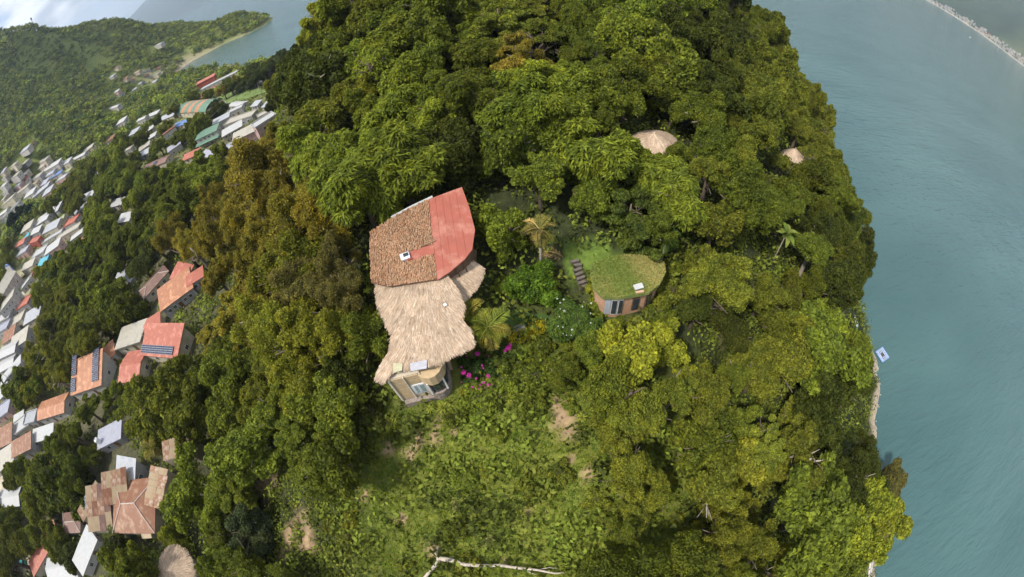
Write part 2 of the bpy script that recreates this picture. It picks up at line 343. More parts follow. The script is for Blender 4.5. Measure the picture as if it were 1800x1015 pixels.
tag(link('mountain', mesh_np('mountain', np.stack([X, Y, Z], -1).reshape(-1, 3), grid_faces(*X.shape)[:, ::-1], M_MTN, c.reshape(-1, 3), True)), kind='structure')

# the air over the lake
mz = bpy.data.materials.new('haze'); mz.use_nodes = True; nz = mz.node_tree; nz.nodes.clear(); oz = nz.nodes.new('ShaderNodeOutputMaterial'); vz = nz.nodes.new('ShaderNodeVolumePrincipled')
vz.inputs['Color'].default_value = (.68, .82, 1, 1); vz.inputs['Density'].default_value = 1.25e-4; vz.inputs['Anisotropy'].default_value = .2; nz.links.new(vz.outputs[0], oz.inputs['Volume'])
tag(MB().box((0, 0, 830), (28000, 28000, 1740)).build('haze', mz), kind='stuff')

# ================================================================ TREES: crown and trunk prototypes (unit size), then individuals
def lobes_round(rng, n, flat=1.0):
    """a few big uneven boughs, each carrying smaller clumps"""
    nb = rng.integers(8, 12); d = unit(rng, nb*3); d = d[d[:, 2] > -.6][:nb]; nb = len(d); c = d*rng.uniform(.38, .82, nb)[:, None]*np.array([1, 1, .85*flat]); r = rng.uniform(.24, .44, nb)
    k = max(3, n//nb); e = unit(rng, nb*k)+np.repeat(d, k, 0)*.7+np.array([0, 0, .25]); e /= np.linalg.norm(e, axis=1, keepdims=True); sr = rng.uniform(.10, .21, nb*k); s = np.repeat(c, k, 0)+e*(np.repeat(r, k)*rng.uniform(.75, 1.12, nb*k))[:, None]
    sh = np.array([rng.uniform(.85, 1.15), rng.uniform(.85, 1.15), 1]); C = np.vstack([s, c, [[0, 0, .05], [.15, .1, .25], [-.2, .05, .15], [.0, -.2, .1]]])*sh; return C, np.concatenate([sr, r*.86, [.45, .36, .36, .34]])
def crown_leaves(rng, c, r, n, length, width, zf=1.0, keep=.74, up=.22, ndir=.55, jit=.22):
    a = r**2; i = rng.choice(len(r), n, p=a/a.sum()); d = unit(rng, n); d[:, 2] = np.where(d[:, 2] < -.6, -d[:, 2], d[:, 2])
    P = c[i] + d*(r[i]*rng.uniform(1-jit, 1+jit*.6, n))[:, None]*np.array([1, 1, zf])
    q = P[:, None, :]-c[None]; q[..., 2] /= zf; ok = ((q**2).sum(-1) > (keep*r[None])**2).all(1); P, d = P[ok], d[ok]; m = len(P)
    Nn = d*ndir + rng.normal(size=(m, 3))*.5 + np.array([0, 0, up]); l = length*rng.uniform(.6, 1.35, m)
    return leaf_quads(P, Nn, l, l*width, rng)
def fronds(rng, C, D, k, length, width):
    """star-like sprays of narrow leaflets at centres C"""
    n = len(C); P = np.repeat(C, k, 0); d = unit(rng, n*k)*.9 + np.repeat(D, k, 0)*.5; d[:, 2] = d[:, 2]*.55+.05; d /= np.linalg.norm(d, axis=1, keepdims=True)
    l = length*rng.uniform(.6, 1.3, n*k); Nn = np.array([0, 0, 1.0])+rng.normal(size=(n*k, 3))*.35
    return leaf_quads(P+d*l[:, None]*.5, Nn, l, l*width, rng, .25, d.copy())
def merge(parts):
    V, F, k = [], [], 0
    for v, f in parts: V.append(v); F.append(f+k); k += len(v)
    return np.vstack(V), np.vstack(F)
def mk_crown(style, seed):
    rng = np.random.default_rng(seed)
    if style == 'round':      # dense broadleaf
        c, r = lobes_round(rng, 44); parts = [crown_leaves(rng, c, r, 24000, .112, .55, jit=.4), crown_leaves(rng, c, r*.72, 2500, .2, .7, keep=.5)]
    elif style == 'fine':     # small-leaved, many lobes
        c, r = lobes_round(rng, 75); r[:-4] *= .88; parts = [crown_leaves(rng, c, r, 36000, .070, .5, jit=.42), crown_leaves(rng, c, r*.7, 3000, .17, .7, keep=.45)]
    elif style == 'layered':  # spreading tiers
        c, r = lobes_round(rng, 40); c[:, 2] = np.round(c[:, 2]*3.2)/3.2+rng.normal(0, .05, len(c)); r[-4:] *= .7
        parts = [crown_leaves(rng, c, r, 30000, .08, .5, zf=.42, up=.6, keep=.6), crown_leaves(rng, c, r*.7, 1800, .18, .7, zf=.4, keep=.4)]
    elif style == 'feathery': # sprays of compound leaves
        c, r = lobes_round(rng, 46); n = 2600; i = rng.choice(len(r), n, p=r**2/(r**2).sum()); d = unit(rng, n); d[:, 2] = np.abs(d[:, 2])*1.0-.2
        C = c[i]+d*r[i][:, None]; parts = [fronds(rng, C, d, 11, .15, .26), crown_leaves(rng, c, r*.8, 5000, .12, .5), crown_leaves(rng, c, r*.6, 2000, .18, .7, keep=.4)]
    elif style == 'airy':     # thin, twiggy, see-through
        c, r = lobes_round(rng, 70); r[:-4] *= .85; r[-4:] *= .6; parts = [crown_leaves(rng, c, r, 26000, .058, .42, keep=.5, jit=.5, ndir=.4), crown_leaves(rng, c, r*.6, 900, .13, .6, keep=.4)]
    elif style == 'shrub':    # low leafy bush
        c, r = lobes_round(rng, 18); c[:, 2] = np.abs(c[:, 2]); parts = [crown_leaves(rng, c, r, 9000, .15, .5, keep=.66, jit=.35)]
    V, F = merge(parts)
    return mesh_np('crown_'+style, V, F, M_LEAF)
CROWNS = {}
for st, n in (('round', 5), ('fine', 5), ('layered', 3), ('feathery', 4), ('airy', 3), ('shrub', 3)):
    CROWNS[st] = [mk_crown(st, 100+17*i+len(st)*1000) for i in range(n)]
def mk_trunk(seed, mat):
    rng = np.random.default_rng(seed); m = MB(); bend = rng.normal(0, .05, 2)
    m.tube([(0, 0, -.12), (bend[0]*.4, bend[1]*.4, .2), (bend[0], bend[1], .5), (bend[0]*1.5, bend[1]*1.5, .8)], [.055, .042, .032, .014], 7)
    for k in range(7):
        a = k*2.4+rng.uniform(-.4, .4); z0 = rng.uniform(.3, .6); l = rng.uniform(.22, .4); b = Vector((bend[0]*z0*1.6, bend[1]*z0*1.6, z0)); d = Vector((math.cos(a), math.sin(a), rng.uniform(.5, 1.1)))
        p1 = b+d*l*.5; p2 = p1+Vector((d.x+rng.normal(0, .3), d.y+rng.normal(0, .3), d.z*.6))*l*.5
        m.tube([b, p1, p2], [.02, .013, .005], 5)
        for j in range(2):
            e = p1+Vector((rng.normal(0, .12), rng.normal(0, .12), rng.uniform(.05, .18))); m.tube([p1, e], [.009, .003], 4)
    return m.mesh('trunk', mat, True)
TRUNKS = [mk_trunk(i, M_BARK) for i in range(4)]
TRUNKP = [mk_trunk(20+i, M_BARKP) for i in range(2)]
TREES = []          # (root, crown px, py, colour word, style)
def tree(x, y, H, Rr, style, col, name=None, label=None, group=None, cat='tree', rz=None, flat=None, pale=False, zoff=0):
    z = h1(x, y)+zoff; nm = name or {'round': 'broadleaf_tree', 'fine': 'small_leaved_tree', 'layered': 'spreading_tree', 'feathery': 'feathery_tree', 'airy': 'airy_tree', 'shrub': 'shrub'}[style]
    o = link(nm, None, None, (x, y, z), RNG.uniform(0, 6.28) if rz is None else rz); o['category'] = cat
    if label: o['label'] = label
    o['group'] = group or ('shrubs around the meadow' if cat == 'shrub' else 'trees between the village houses' if x < -50 and y < 150 else 'trees of the wooded headland')
    f = (flat or RNG.uniform(.88, 1.3))*Rr
    me = CROWNS[style][RNG.integers(len(CROWNS[style]))]
    zc = H-f*.92 if style != 'shrub' else .1
    c = link('crown', me, o, (0, 0, zc), RNG.uniform(0, 6.28), (Rr*RNG.uniform(.9, 1.1), Rr*RNG.uniform(.9, 1.1), f)); c.color = (*col, 1)
    t = (TRUNKP if pale else TRUNKS); link('trunk' if style != 'shrub' else 'stem', t[RNG.integers(len(t))], o, (0, 0, 0), None, (H*.9, H*.9, H*.95) if style != 'shrub' else (Rr*.8, Rr*.8, Rr*.9))
    px, py, d = proj((x, y, z+zc)); TREES.append((o, px, py, col, style, Rr*FPX/d)); return o
# species tint by where they grow (read off the picture): picture point, leaf colour, habit
DK, MD, BR, OL, YO, LM, BN, GD, AU = (.066, .080, .015), (.128, .152, .022), (.172, .210, .029), (.155, .170, .026), (.198, .205, .028), (.230, .250, .030), (.155, .138, .045), (.230, .188, .036), (.230, .198, .034)
SEEDS = [(560,40,LM,'feathery'),(620,110,BR,'feathery'),(740,60,MD,'round'),(690,160,BR,'feathery'),(800,120,MD,'feathery'),(915,60,OL,'layered'),(1020,60,MD,'fine'),(1130,40,BR,'round'),(1250,80,DK,'fine'),(1330,60,MD,'fine'),(1380,150,OL,'fine'),
 (560,180,YO,'feathery'),(600,270,BR,'feathery'),(520,110,DK,'round'),(720,240,BR,'feathery'),(800,270,DK,'round'),(760,310,DK,'fine'),(900,250,MD,'round'),(960,180,BR,'feathery'),(1060,170,MD,'fine'),(1150,150,MD,'round'),(1000,260,BR,'round'),(1080,300,BR,'round'),(1180,330,BR,'feathery'),
 (1210,240,MD,'fine'),(1300,250,OL,'fine'),(1380,330,MD,'fine'),(1440,250,OL,'fine'),(1460,360,MD,'fine'),(880,390,BR,'round'),(1000,380,DK,'fine'),(1100,390,MD,'layered'),(1200,420,MD,'round'),(1250,470,OL,'fine'),(1330,450,OL,'round'),(1420,450,MD,'fine'),(1490,460,DK,'fine'),
 (1250,560,DK,'fine'),(1350,560,OL,'fine'),(1420,560,MD,'layered'),(1160,600,LM,'round'),(1300,640,MD,'fine'),(1390,660,OL,'fine'),(1470,600,BR,'round'),(1500,650,DK,'fine'),(1080,680,MD,'fine'),(1180,700,OL,'fine'),(1200,760,BR,'layered'),(1290,750,MD,'round'),(1380,760,OL,'layered'),(1470,740,DK,'fine'),
 (1100,880,OL,'fine'),(1200,860,YO,'fine'),(1310,840,YO,'round'),(1400,870,YO,'fine'),(1380,950,YO,'airy'),(1250,960,OL,'airy'),(1480,830,DK,'airy'),(1560,850,BN,'fine'),(1540,930,LM,'round'),(1450,960,MD,'round'),(1140,980,MD,'fine'),
 (440,280,AU,'airy'),(400,360,AU,'airy'),(500,380,AU,'airy'),(350,430,AU,'airy'),(430,460,AU,'fine'),(510,470,YO,'fine'),(580,510,BN,'airy'),(560,580,YO,'fine'),(470,570,YO,'airy'),(420,560,AU,'layered'),(640,560,DK,'fine'),(620,640,DK,'round'),(540,660,YO,'fine'),(480,640,OL,'fine'),(400,640,MD,'fine'),
 (300,690,OL,'round'),(240,720,OL,'round'),(380,720,MD,'round'),(430,750,BR,'round'),(540,760,MD,'layered'),(620,720,MD,'round'),(340,830,BR,'round'),(380,800,BR,'fine'),(560,880,MD,'fine'),(430,920,MD,'layered'),(600,930,OL,'fine'),(320,950,MD,'round'),(530,830,MD,'round'),
 (110,860,MD,'round'),(60,940,OL,'fine'),(120,960,DK,'round'),(170,820,MD,'fine'),(80,620,OL,'airy'),(120,580,OL,'fine'),(60,610,YO,'airy'),(160,500,MD,'round'),(250,470,MD,'fine'),(200,330,BR,'round'),(130,340,OL,'round'),(310,330,MD,'fine'),(330,290,BR,'round'),(400,270,MD,'round'),(250,250,MD,'round'),(300,240,MD,'round'),
 (350,700,MD,'round'),(220,700,MD,'layered'),(60,800,MD,'fine'),(20,720,MD,'round'),(20,880,MD,'fine')]
SD = np.array([(a, b) for a, b, _, _ in SEEDS], float)
def species(px, py):
    d = np.hypot(SD[:, 0]-px, SD[:, 1]-py)*RNG.uniform(.65, 1.5, len(SD)); i = int(d.argmin()); _, _, c, st = SEEDS[i]
    v = RNG.uniform(.78, 1.28); hsh = RNG.normal(0, .035); return tuple(np.clip((c[0]*v*(1+hsh), c[1]*v, c[2]*v*(1-hsh)), .005, .4)), st
# places that must stay open: (picture polygon, distance of the thing shown there)
OPEN = []
def keep_open(poly, dist): OPEN.append(([(float(p[0]), float(p[1])) for p in poly], dist))
def pdist(px, py, poly):
    """signed distance to polygon, negative inside"""
    best, inside = 1e18, False; x1, y1 = poly[-1][0], poly[-1][1]
    for q in poly:
        x2, y2 = q[0], q[1]; dx, dy = x2-x1, y2-y1; t = ((px-x1)*dx+(py-y1)*dy)/(dx*dx+dy*dy+1e-9); t = 0 if t < 0 else 1 if t > 1 else t
        ex, ey = x1+dx*t-px, y1+dy*t-py; e = ex*ex+ey*ey
        if e < best: best = e
        if (y1 > py) != (y2 > py) and px < dx*(py-y1)/(dy or 1e-9)+x1: inside = not inside
        x1, y1 = x2, y2
    return -math.sqrt(best) if inside else math.sqrt(best)
_BB = []
def blocked(px, py, rad, dist, slack=.8):
    while len(_BB) < len(OPEN): p = np.array(OPEN[len(_BB)][0]); _BB.append((*p.min(0), *p.max(0)))
    for (poly, dd), (x0, y0, x1, y1) in zip(OPEN, _BB):
        if dist < dd+2.0 and x0-rad < px < x1+rad and y0-rad < py < y1+rad and pdist(px, py, poly) < rad*slack: return True
    return False

# ================================================================ BUILDINGS
def hull(pts):
    pts = sorted(set((round(a, 2), round(b, 2)) for a, b in pts)); lo, up = [], []
    for seq, o in ((pts, lo), (pts[::-1], up)):
        for p in seq:
            while len(o) > 1 and (o[-1][0]-o[-2][0])*(p[1]-o[-2][1])-(o[-1][1]-o[-2][1])*(p[0]-o[-2][0]) <= 0: o.pop()
            o.append(p)
    return lo[:-1]+up[:-1]
FOOT = []       # ground plans (world xy) that trees keep off
WALLC = {'white': (.52,.49,.45), 'cream': (.62,.55,.42), 'beige': (.50,.43,.33), 'grey': (.40,.39,.38), 'pink': (.60,.40,.36), 'yellow': (.62,.54,.22), 'orange': (.58,.26,.10), 'teal': (.10,.40,.48), 'red': (.42,.10,.07), 'blue': (.16,.24,.45)}
for _d in (WALLC,):
    for _k in _d: _d[_k] = tuple(x*.85 for x in _d[_k])
def wallmat(c): return pm('wall_'+c, WALLC[c], tuple(x*.82 for x in WALLC[c]), 1.2, .9, .15, stain=tuple(x*.62 for x in WALLC[c]), sscale=.35)
ROOFC = {'white': (.52,.52,.51), 'grey': (.45,.46,.48), 'lilac': (.40,.40,.46), 'red': (.46,.15,.10), 'orange': (.47,.21,.115), 'brown': (.24,.14,.11), 'rust': (.29,.13,.07), 'green': (.16,.27,.19), 'blue': (.15,.25,.48), 'teal': (.12,.45,.55), 'concrete': (.50,.46,.38), 'lime': (.42,.46,.24), 'tan': (.50,.38,.24)}
for _k in ROOFC: ROOFC[_k] = tuple(x*.82 for x in ROOFC[_k])
def roofmat(c):
    st = {'white': (.45,.40,.36), 'rust': (.40,.27,.18), 'brown': (.32,.20,.15), 'red': (.55,.24,.17), 'orange': (.62,.33,.18), 'tan': (.32,.20,.11)}.get(c, tuple(x*.65 for x in ROOFC[c]))
    return pm('roof_'+c, ROOFC[c], tuple(x*.85 for x in ROOFC[c]), 1.5, .6, .1, stain=st, sscale=.5)
M_GLASS = pm('window_glass', (.05,.06,.07), (.02,.025,.03), 1, .15, spec=.6)
M_FRAME = pm('window_frame', (.68,.66,.62), (.6,.58,.54), 3, .6)
M_DOOR = pm('door_wood', (.18,.09,.05), (.12,.06,.035), 3, .6, stretch=(1, 1, .1))
WIN = MB().box((0, 0, 0), (1.0, .10, 1.1)).mesh('window', M_FRAME); PANE = MB().box((-.23, -.06, 0), (.40, .03, .92)).box((.23, -.06, 0), (.40, .03, .92)).mesh('pane', M_GLASS)
DOOR = MB().box((0, 0, 0), (1.0, .1, 2.0)).mesh('door', M_DOOR); PANEL = None
def corr_sheet(w, d, mat, name='roof_sheet', pitch=.16, amp=.03, seed=0):
    """corrugated sheet, w across the waves, d along them"""
    n = max(4, min(40, int(w/pitch)))*2; x = np.linspace(-w/2, w/2, n+1); z = amp*np.sin(np.arange(n+1)*math.pi/1.0+.5*math.pi)*1.0
    V = [(a, b, c+t) for t in (0, -.02) for b in (-d/2, d/2) for a, c in zip(x, z)]; k = n+1
    F = [(i, i+1, k+i+1, k+i) for i in range(n)]+[(2*k+i+1, 2*k+i, 3*k+i, 3*k+i+1) for i in range(n)]+[(i+1, i, 2*k+i, 2*k+i+1) for i in range(n)]+[(k+i, k+i+1, 3*k+i+1, 3*k+i) for i in range(n)]
    me = bpy.data.meshes.new(name); me.from_pydata(V, [], F); me.materials.append(mat); return me
def place(p1, p2, depth, h):
    g = ground_at((p1[0]+p2[0])/2, (p1[1]+p2[1])/2, h)
    if g is None: g = np.array([*at_z((p1[0]+p2[0])/2, (p1[1]+p2[1])/2, 5)[:2], 5-h])
    zt = g[2]+h; A, B = at_z(*p1, zt), at_z(*p2, zt); u = (B-A)[:2]; W = float(np.hypot(*u)); u = u/W; v = np.array([-u[1], u[0]]); mid = (A+B)[:2]/2
    if v@mid < 0: v = -v
    if u[0]*v[1]-u[1]*v[0] < 0: u = -u          # keep a right-handed frame
    c = mid+v*depth/2; return c, g[2], W, math.atan2(u[1], u[0]), u, v
def bld(p1, p2, depth, h, roof, rc, wc, label, name='house', cat='house', pitch=.22, over=.35, win=2, floors=1, group=None, door=True, drop=2.2, maxw=None, openk=True):
    if name == 'house': depth *= .72; h *= .82; group = 'houses of the lakeside village'
    c, zg, W, rz, u, v = place(p1, p2, depth, h)
    if maxw: W = min(W, maxw)
    o = thing(name, label, cat, (c[0], c[1], zg), rz, group); D = depth; wm, rm = wallmat(wc), roofmat(rc)
    MB().box((0, 0, (h-drop)/2-.05), (W-.1, D-.1, h+drop-.1)).build('wall', wm, o)
    rise = pitch*(D/2 if roof in ('gable', 'hip') else D); x, y = W/2+over, D/2+over; t = .14
    if roof == 'flat':
        m = MB().box((0, 0, h+.08), (W+.2, D+.2, .22))
        for a, b in (((0, -D/2, h+.40), (W+.2, .18, .42)), ((0, D/2, h+.40), (W+.2, .18, .42)), ((-W/2, 0, h+.40), (.18, D-.18, .42)), ((W/2, 0, h+.40), (.18, D-.18, .42))): m.box(a, b)
        ro = m.build('roof', rm, o)
    elif roof == 'slab': ro = MB().box((0, 0, h+.1), (2*x, 2*y, .25)).build('roof', rm, o)
    elif roof == 'shed': ro = MB().prism([(-x, -y, h+.1), (x, -y, h+.1), (x, y, h+.1+rise), (-x, y, h+.1+rise)], t).build('roof', rm, o); MB().prism([(-W/2+.06, D/2-.1, h+rise*.9), (W/2-.06, D/2-.1, h+rise*.9), (W/2-.06, -D/2+.1, h), (-W/2+.06, -D/2+.1, h)], [h-.1]*4).build('gable_wall', wm, o)
    elif roof == 'gable':
        r = h+.1+rise*(1+over/(D/2))
        for s in (-1, 1): ro = MB().prism([(-x, s*y, h-.02), (x, s*y, h-.02), (x, 0, r), (-x, 0, r)], t).build('roof_slope', rm, o)
        for sx in (-1, 1): MB().add([(sx*(W/2-.07), -D/2+.1, h-.15), (sx*(W/2-.07), D/2-.1, h-.15), (sx*(W/2-.07), 0, h+rise-.12), (sx*(W/2-.3), -D/2+.1, h-.15), (sx*(W/2-.3), D/2-.1, h-.15), (sx*(W/2-.3), 0, h+rise-.12)], [(0, 1, 2), (5, 4, 3), (0, 3, 4, 1), (1, 4, 5, 2), (2, 5, 3, 0)]).build('gable_wall', wm, o)
        MB().box((0, 0, r+.02), (2*x, .3, .08)).build('ridge_cap', rm, o)
    elif roof == 'hip':
        r = h+rise*(1+over/(D/2)); rl = max(.2, x-y*.9)
        q = [(-x, -y, h), (x, -y, h), (x, y, h), (-x, y, h), (-rl, 0, r), (rl, 0, r)]
        for f in ((0, 1, 5, 4), (2, 3, 4, 5), (1, 2, 5), (3, 0, 4)): ro = MB().prism([q[i] for i in f], .1).build('roof_slope', rm, o)
        capm = pm('ridge_cap_pale', (.55, .45, .40), None, 3, .7)
        for a, b in ((4, 5), (0, 4), (3, 4), (1, 5), (2, 5)): MB().tube([Vector(q[a])+Vector((0, 0, .05)), Vector(q[b])+Vector((0, 0, .05))], .11, 5).build('ridge_cap', capm, o)
    elif roof == 'vault':
        n = 12; st = 9
        for k in range(st):
            cm = roofmat('orange') if k in (2, 4, 6) else roofmat('green'); m = MB(); xa, xb = -x+2*x*k/st, -x+2*x*(k+1)/st-.05; vs = []
            for i in range(n+1):
                a = math.pi*(.08+.84*i/n); yy, zz = -math.cos(a)/math.cos(math.pi*.08)*y, h+(math.sin(a)-math.sin(math.pi*.08))*rise
                vs += [(xa, yy, zz), (xb, yy, zz), (xa, yy*.99, zz-.2), (xb, yy*.99, zz-.2)]
            fs = []
            for i in range(n): b = 4*i; fs += [(b, b+1, b+5, b+4), (b+2, b+6, b+7, b+3), (b, b+4, b+6, b+2), (b+1, b+3, b+7, b+5)]
            fs += [(0, 2, 3, 1), (4*n, 4*n+1, 4*n+3, 4*n+2)]; m.add(vs, fs).build('roof_panel', cm, o)
    nw = 0
    for fl in range(floors):
        zc = h*(fl+.5)/floors+.1
        for i in range(win):
            xx = -W/2+W*(i+1)/(win+1)
            if door and fl == 0 and i == win//2: continue
            ww = link('window', WIN, o, (xx, -D/2, zc)); link('pane', PANE, ww)
        if D > 4:
            for s in (-1, 1):
                ww = link('window', WIN, o, (s*W/2, 0, zc), math.pi/2 if s > 0 else -math.pi/2); link('pane', PANE, ww)
    if door and win: link('door', DOOR, o, (-W/2+W*(win//2+1)/(win+1), -D/2, 1.0))
    cs = [(c[0]+u[0]*a*W/2+v[0]*b*D/2, c[1]+u[1]*a*W/2+v[1]*b*D/2) for a, b in ((-1, -1), (1, -1), (1, 1), (-1, 1))]; FOOT.append(cs)
    if openk:
        pj = [proj((q[0], q[1], zg+z)) for q in cs for z in (h, h*.45)]; keep_open(hull([(a, b) for a, b, _ in pj]), pj[0][2])
    return o, W, D, h, rise
VG = 'houses of the lakeside village'
# far slope and bay
bld((261,86),(282,78),9,5,'flat','white','white','white house alone high on the far wooded hillside',win=3)
bld((250,129),(262,121),9,4,'flat','white','white','upper left white house of the cluster by the bay head')
bld((258,141),(277,131),9,4,'flat','concrete','cream','largest pale block of the cluster by the bay head',win=4)
bld((263,149),(273,144),7,3,'shed','grey','white','lowest small white house of the cluster by the bay head')
bld((228,133),(244,126),7,3,'gable','tan','beige','tan roofed house left of the white bay cluster')
bld((196,166),(207,161),6,3,'shed','white','pink','pinkish house among trees below the bare earth slope')
bld((203,172),(214,165),6,3,'flat','grey','white','small white house just below the pinkish one')
bld((182,196),(206,188),7,3.5,'gable','white','white','white gabled roof alone in trees left of the bay')
bld((257,208),(276,200),6,3,'shed','white','white','long white roof left of the striped sports hall')
bld((279,214),(304,204),7,3,'shed','grey','cream','pale grey roof touching the left of the striped sports hall')
bld((258,232),(268,226),6,3,'shed','white','white','small white roof below the pair of long pale roofs')
bld((260,246),(272,239),6,3,'shed','white','white','bright white shed roof above the brown roof with solar panels')
bld((239,280),(261,269),7,3,'shed','grey','grey','pale grey roof left of the brown roof with solar panels')
HALL = bld((309,199),(362,196),13,4,'vault','green','cream','sports hall with arched roof in orange and green stripes','sports_hall','hall',pitch=.3,win=6,door=False,over=.6)
bld((303,226),(326,218),6,3,'shed','blue','white','house with a bright blue metal roof below the sports hall')
# sports ground
bld((345,150),(376,134),5,5,'shed','red','red','red roofed grandstand at the edge of the bay','grandstand','grandstand',win=0,door=False)
bld((352,160),(424,124),6,3,'flat','white','white','long white terrace building between the pitch and the bay','terrace_building','building',win=8)
bld((446,148),(463,147),5,3,'flat','white','white','small white block at the right end of the green pitch')
bld((402,187),(424,187),7,3,'gable','white','white','white roof between the green pitch and the grey block')
bld((441,188),(452,186),6,3,'shed','grey','white','small pale roof below the middle of the pitch')
bld((460,189),(473,188),6,3,'shed','grey','white','pale roof at the right edge of the village below the pitch')
bld((454,209),(470,200),7,4,'flat','concrete','beige','beige block tucked beside the olive tree below the pitch')
bld((393,222),(443,205),9,4,'flat','concrete','grey','wide grey flat roofed block above the long white roof',win=5)
GRN = bld((344,247),(380,230),8,6.5,'shed','green','white','two storey house with two tiers of green metal roof',floors=2,win=4,pitch=.2)
MB().prism([(-GRN[1]/2-.6, -GRN[2]/2-2.4, 2.6), (GRN[1]/2+.6, -GRN[2]/2-2.4, 2.6), (GRN[1]/2+.6, -GRN[2]/2-.05, 3.3), (-GRN[1]/2-.6, -GRN[2]/2-.05, 3.3)], .14).build('lower_roof', roofmat('green'), GRN[0])
bld((391,241),(425,222),9,5,'shed','white','beige','long bright white roof right of the green tiered house',win=5,floors=2,pitch=.12)
bld((395,264),(413,256),7,3,'gable','lilac','grey','grey lilac curved roof in front of the long white roof')
bld((320,284),(347,272),6,3,'shed','red','cream','small red roof below the green tiered house')
bld((352,275),(371,281),5,3,'shed','lilac','grey','narrow lilac grey roof right of the small red roof')
BRS = bld((250,301),(290,285),9,3.5,'gable','brown','cream','brown gabled house with a dark solar panel in the trees')
# upper left village
bld((24,278),(48,262),7,4,'shed','grey','white','white house with tall antenna above the upper left village',win=4)
bld((48,262),(62,247),4,3.5,'shed','orange','cream','house end with orange fascia beside the antenna house')
bld((57,293),(80,283),8,4,'flat','concrete','beige','beige block behind the long white roof, upper left')
bld((72,306),(102,288),7,4,'shed','white','white','long white roof in the upper left village',win=4)
bld((83,318),(107,304),4,3,'shed','blue','white','pale blue lean-to below the long white roof')
bld((110,307),(122,302),6,4,'flat','lime','yellow','small yellow house beside the pale blue lean-to')
bld((125,284),(148,272),7,3,'gable','white','white','white gabled roof between trees right of the yellow house')
bld((145,270),(161,259),6,3,'shed','concrete','cream','cream house above the white gabled roof')
bld((156,313),(174,305),6,3,'shed','grey','white','pale grey roof alone in the trees right of the yellow house')
bld((139,358),(160,348),8,3.5,'shed','white','white','bright white roof with dark trees on both sides, centre left')
bld((122,386),(150,363),5,3,'shed','grey','grey','blue grey metal roof running down from the bright white roof')
bld((193,365),(213,360),6,3,'shed','white','white','white roof half under trees in the middle of the grove')
bld((206,392),(227,388),6,3,'shed','white','white','lower white roof half under trees in the middle of the grove')
bld((92,401),(112,383),8,6,'gable','lime','cream','cream house with steep lime green gable')
bld((96,426),(138,401),7,4,'flat','concrete','beige','beige terrace house in front of the lime green gable',win=4)
bld((73,430),(108,409),4,3,'flat','white','white','long white wall house below the beige terrace house')
bld((39,428),(50,416),6,4,'shed','teal','white','house with turquoise roof beside the red block')
bld((50,430),(66,425),6,4,'flat','red','red','small deep red block beside the turquoise roof')
bld((139,430),(161,414),4,3,'shed','red','white','narrow red roof alone below the beige terrace house')
for i, (a, b, d, hh, rf, rc, wc, lb) in enumerate([
 ((57,349),(84,327),6,4,'shed','grey','grey','long grey roof right of the dense white blocks, left edge'),
 ((22,349),(48,329),8,6,'flat','concrete','white','white two storey block above the dark domed tree'),
 ((0,366),(22,348),8,6,'flat','concrete','cream','cream block left of the white one above the domed tree'),
 ((0,390),(32,358),6,7,'flat','white','white','white row with many small windows, left of the domed tree'),
 ((6,323),(30,309),8,5,'flat','concrete','white','pale block in the second row up, left edge'),
 ((0,319),(9,312),8,5,'flat','white','white','bright block at the left edge, third row up'),
 ((32,316),(46,306),7,4,'shed','white','cream','small white shed roof in the third row up, left edge'),
 ((48,333),(64,323),6,5,'flat','tan','beige','beige block between grey roof and white two storey block'),
 ((10,300),(26,291),7,5,'flat','concrete','cream','uppermost cream block at the left edge'),
 ((0,345),(12,336),7,6,'flat','grey','white','white block wedged at the left edge below the pale block')]):
    bld(a, b, d, hh, rf, rc, wc, lb, floors=2 if hh >= 6 else 1, win=5 if hh == 7 else 3)
# church and street
CH = bld((4,520),(28,478),14,8,'gable','concrete','white','white church nave with pink pilasters at the left edge','church','church',win=4,door=False,pitch=.5)
for i in range(6): MB().box((-CH[1]/2+CH[1]*(i+.5)/6, -CH[2]/2-.12, 4), (.5, .3, 8.4)).build('pilaster', wallmat('pink'), CH[0])
m = MB(); n = 14
for k in range(n): a0, a1 = math.pi*k/n, math.pi*(k+1)/n; m.prism([(CH[1]/2+.6, 5.2*math.cos(t)*1.0, 9.5+5.5*math.sin(t)) for t in (a0, a1)]+[(CH[1]/2+.6, 4.0*math.cos(t), 9.5+4.2*math.sin(t)) for t in (a1, a0)], .01) if 0 else m.add([(CH[1]/2+dx, r*math.cos(t), 9+r*1.1*math.sin(t)) for dx in (.1, .7) for r in (4.0, 5.2) for t in (a0, a1)], [(0, 1, 3, 2), (4, 6, 7, 5), (2, 3, 7, 6), (0, 4, 5, 1)])
m.build('blue_arch', wallmat('blue'), CH[0]); MB().box((CH[1]/2+.3, 0, 6.5), (.5, 9, 13)).build('front_wall', wallmat('white'), CH[0])
bld((38,511),(56,487),7,4,'flat','white','white','white house with bare terrace right of the church',win=3)
bld((56,487),(66,468),4,3,'flat','orange','orange','orange walled house between the white terrace house and trees')
bld((66,470),(81,462),6,3,'shed','teal','teal','turquoise shed roof at the edge of the grove')
bld((0,552),(23,522),9,9,'flat','concrete','white','three storey white building with red pillars below the church',floors=3,win=4,name='tall_house')
bld((2,678),(36,638),5,3,'shed','white','white','long white metal roof along the dirt street')
bld((0,702),(12,690),6,3,'shed','white','white','white roof at the left edge below the long street roof')
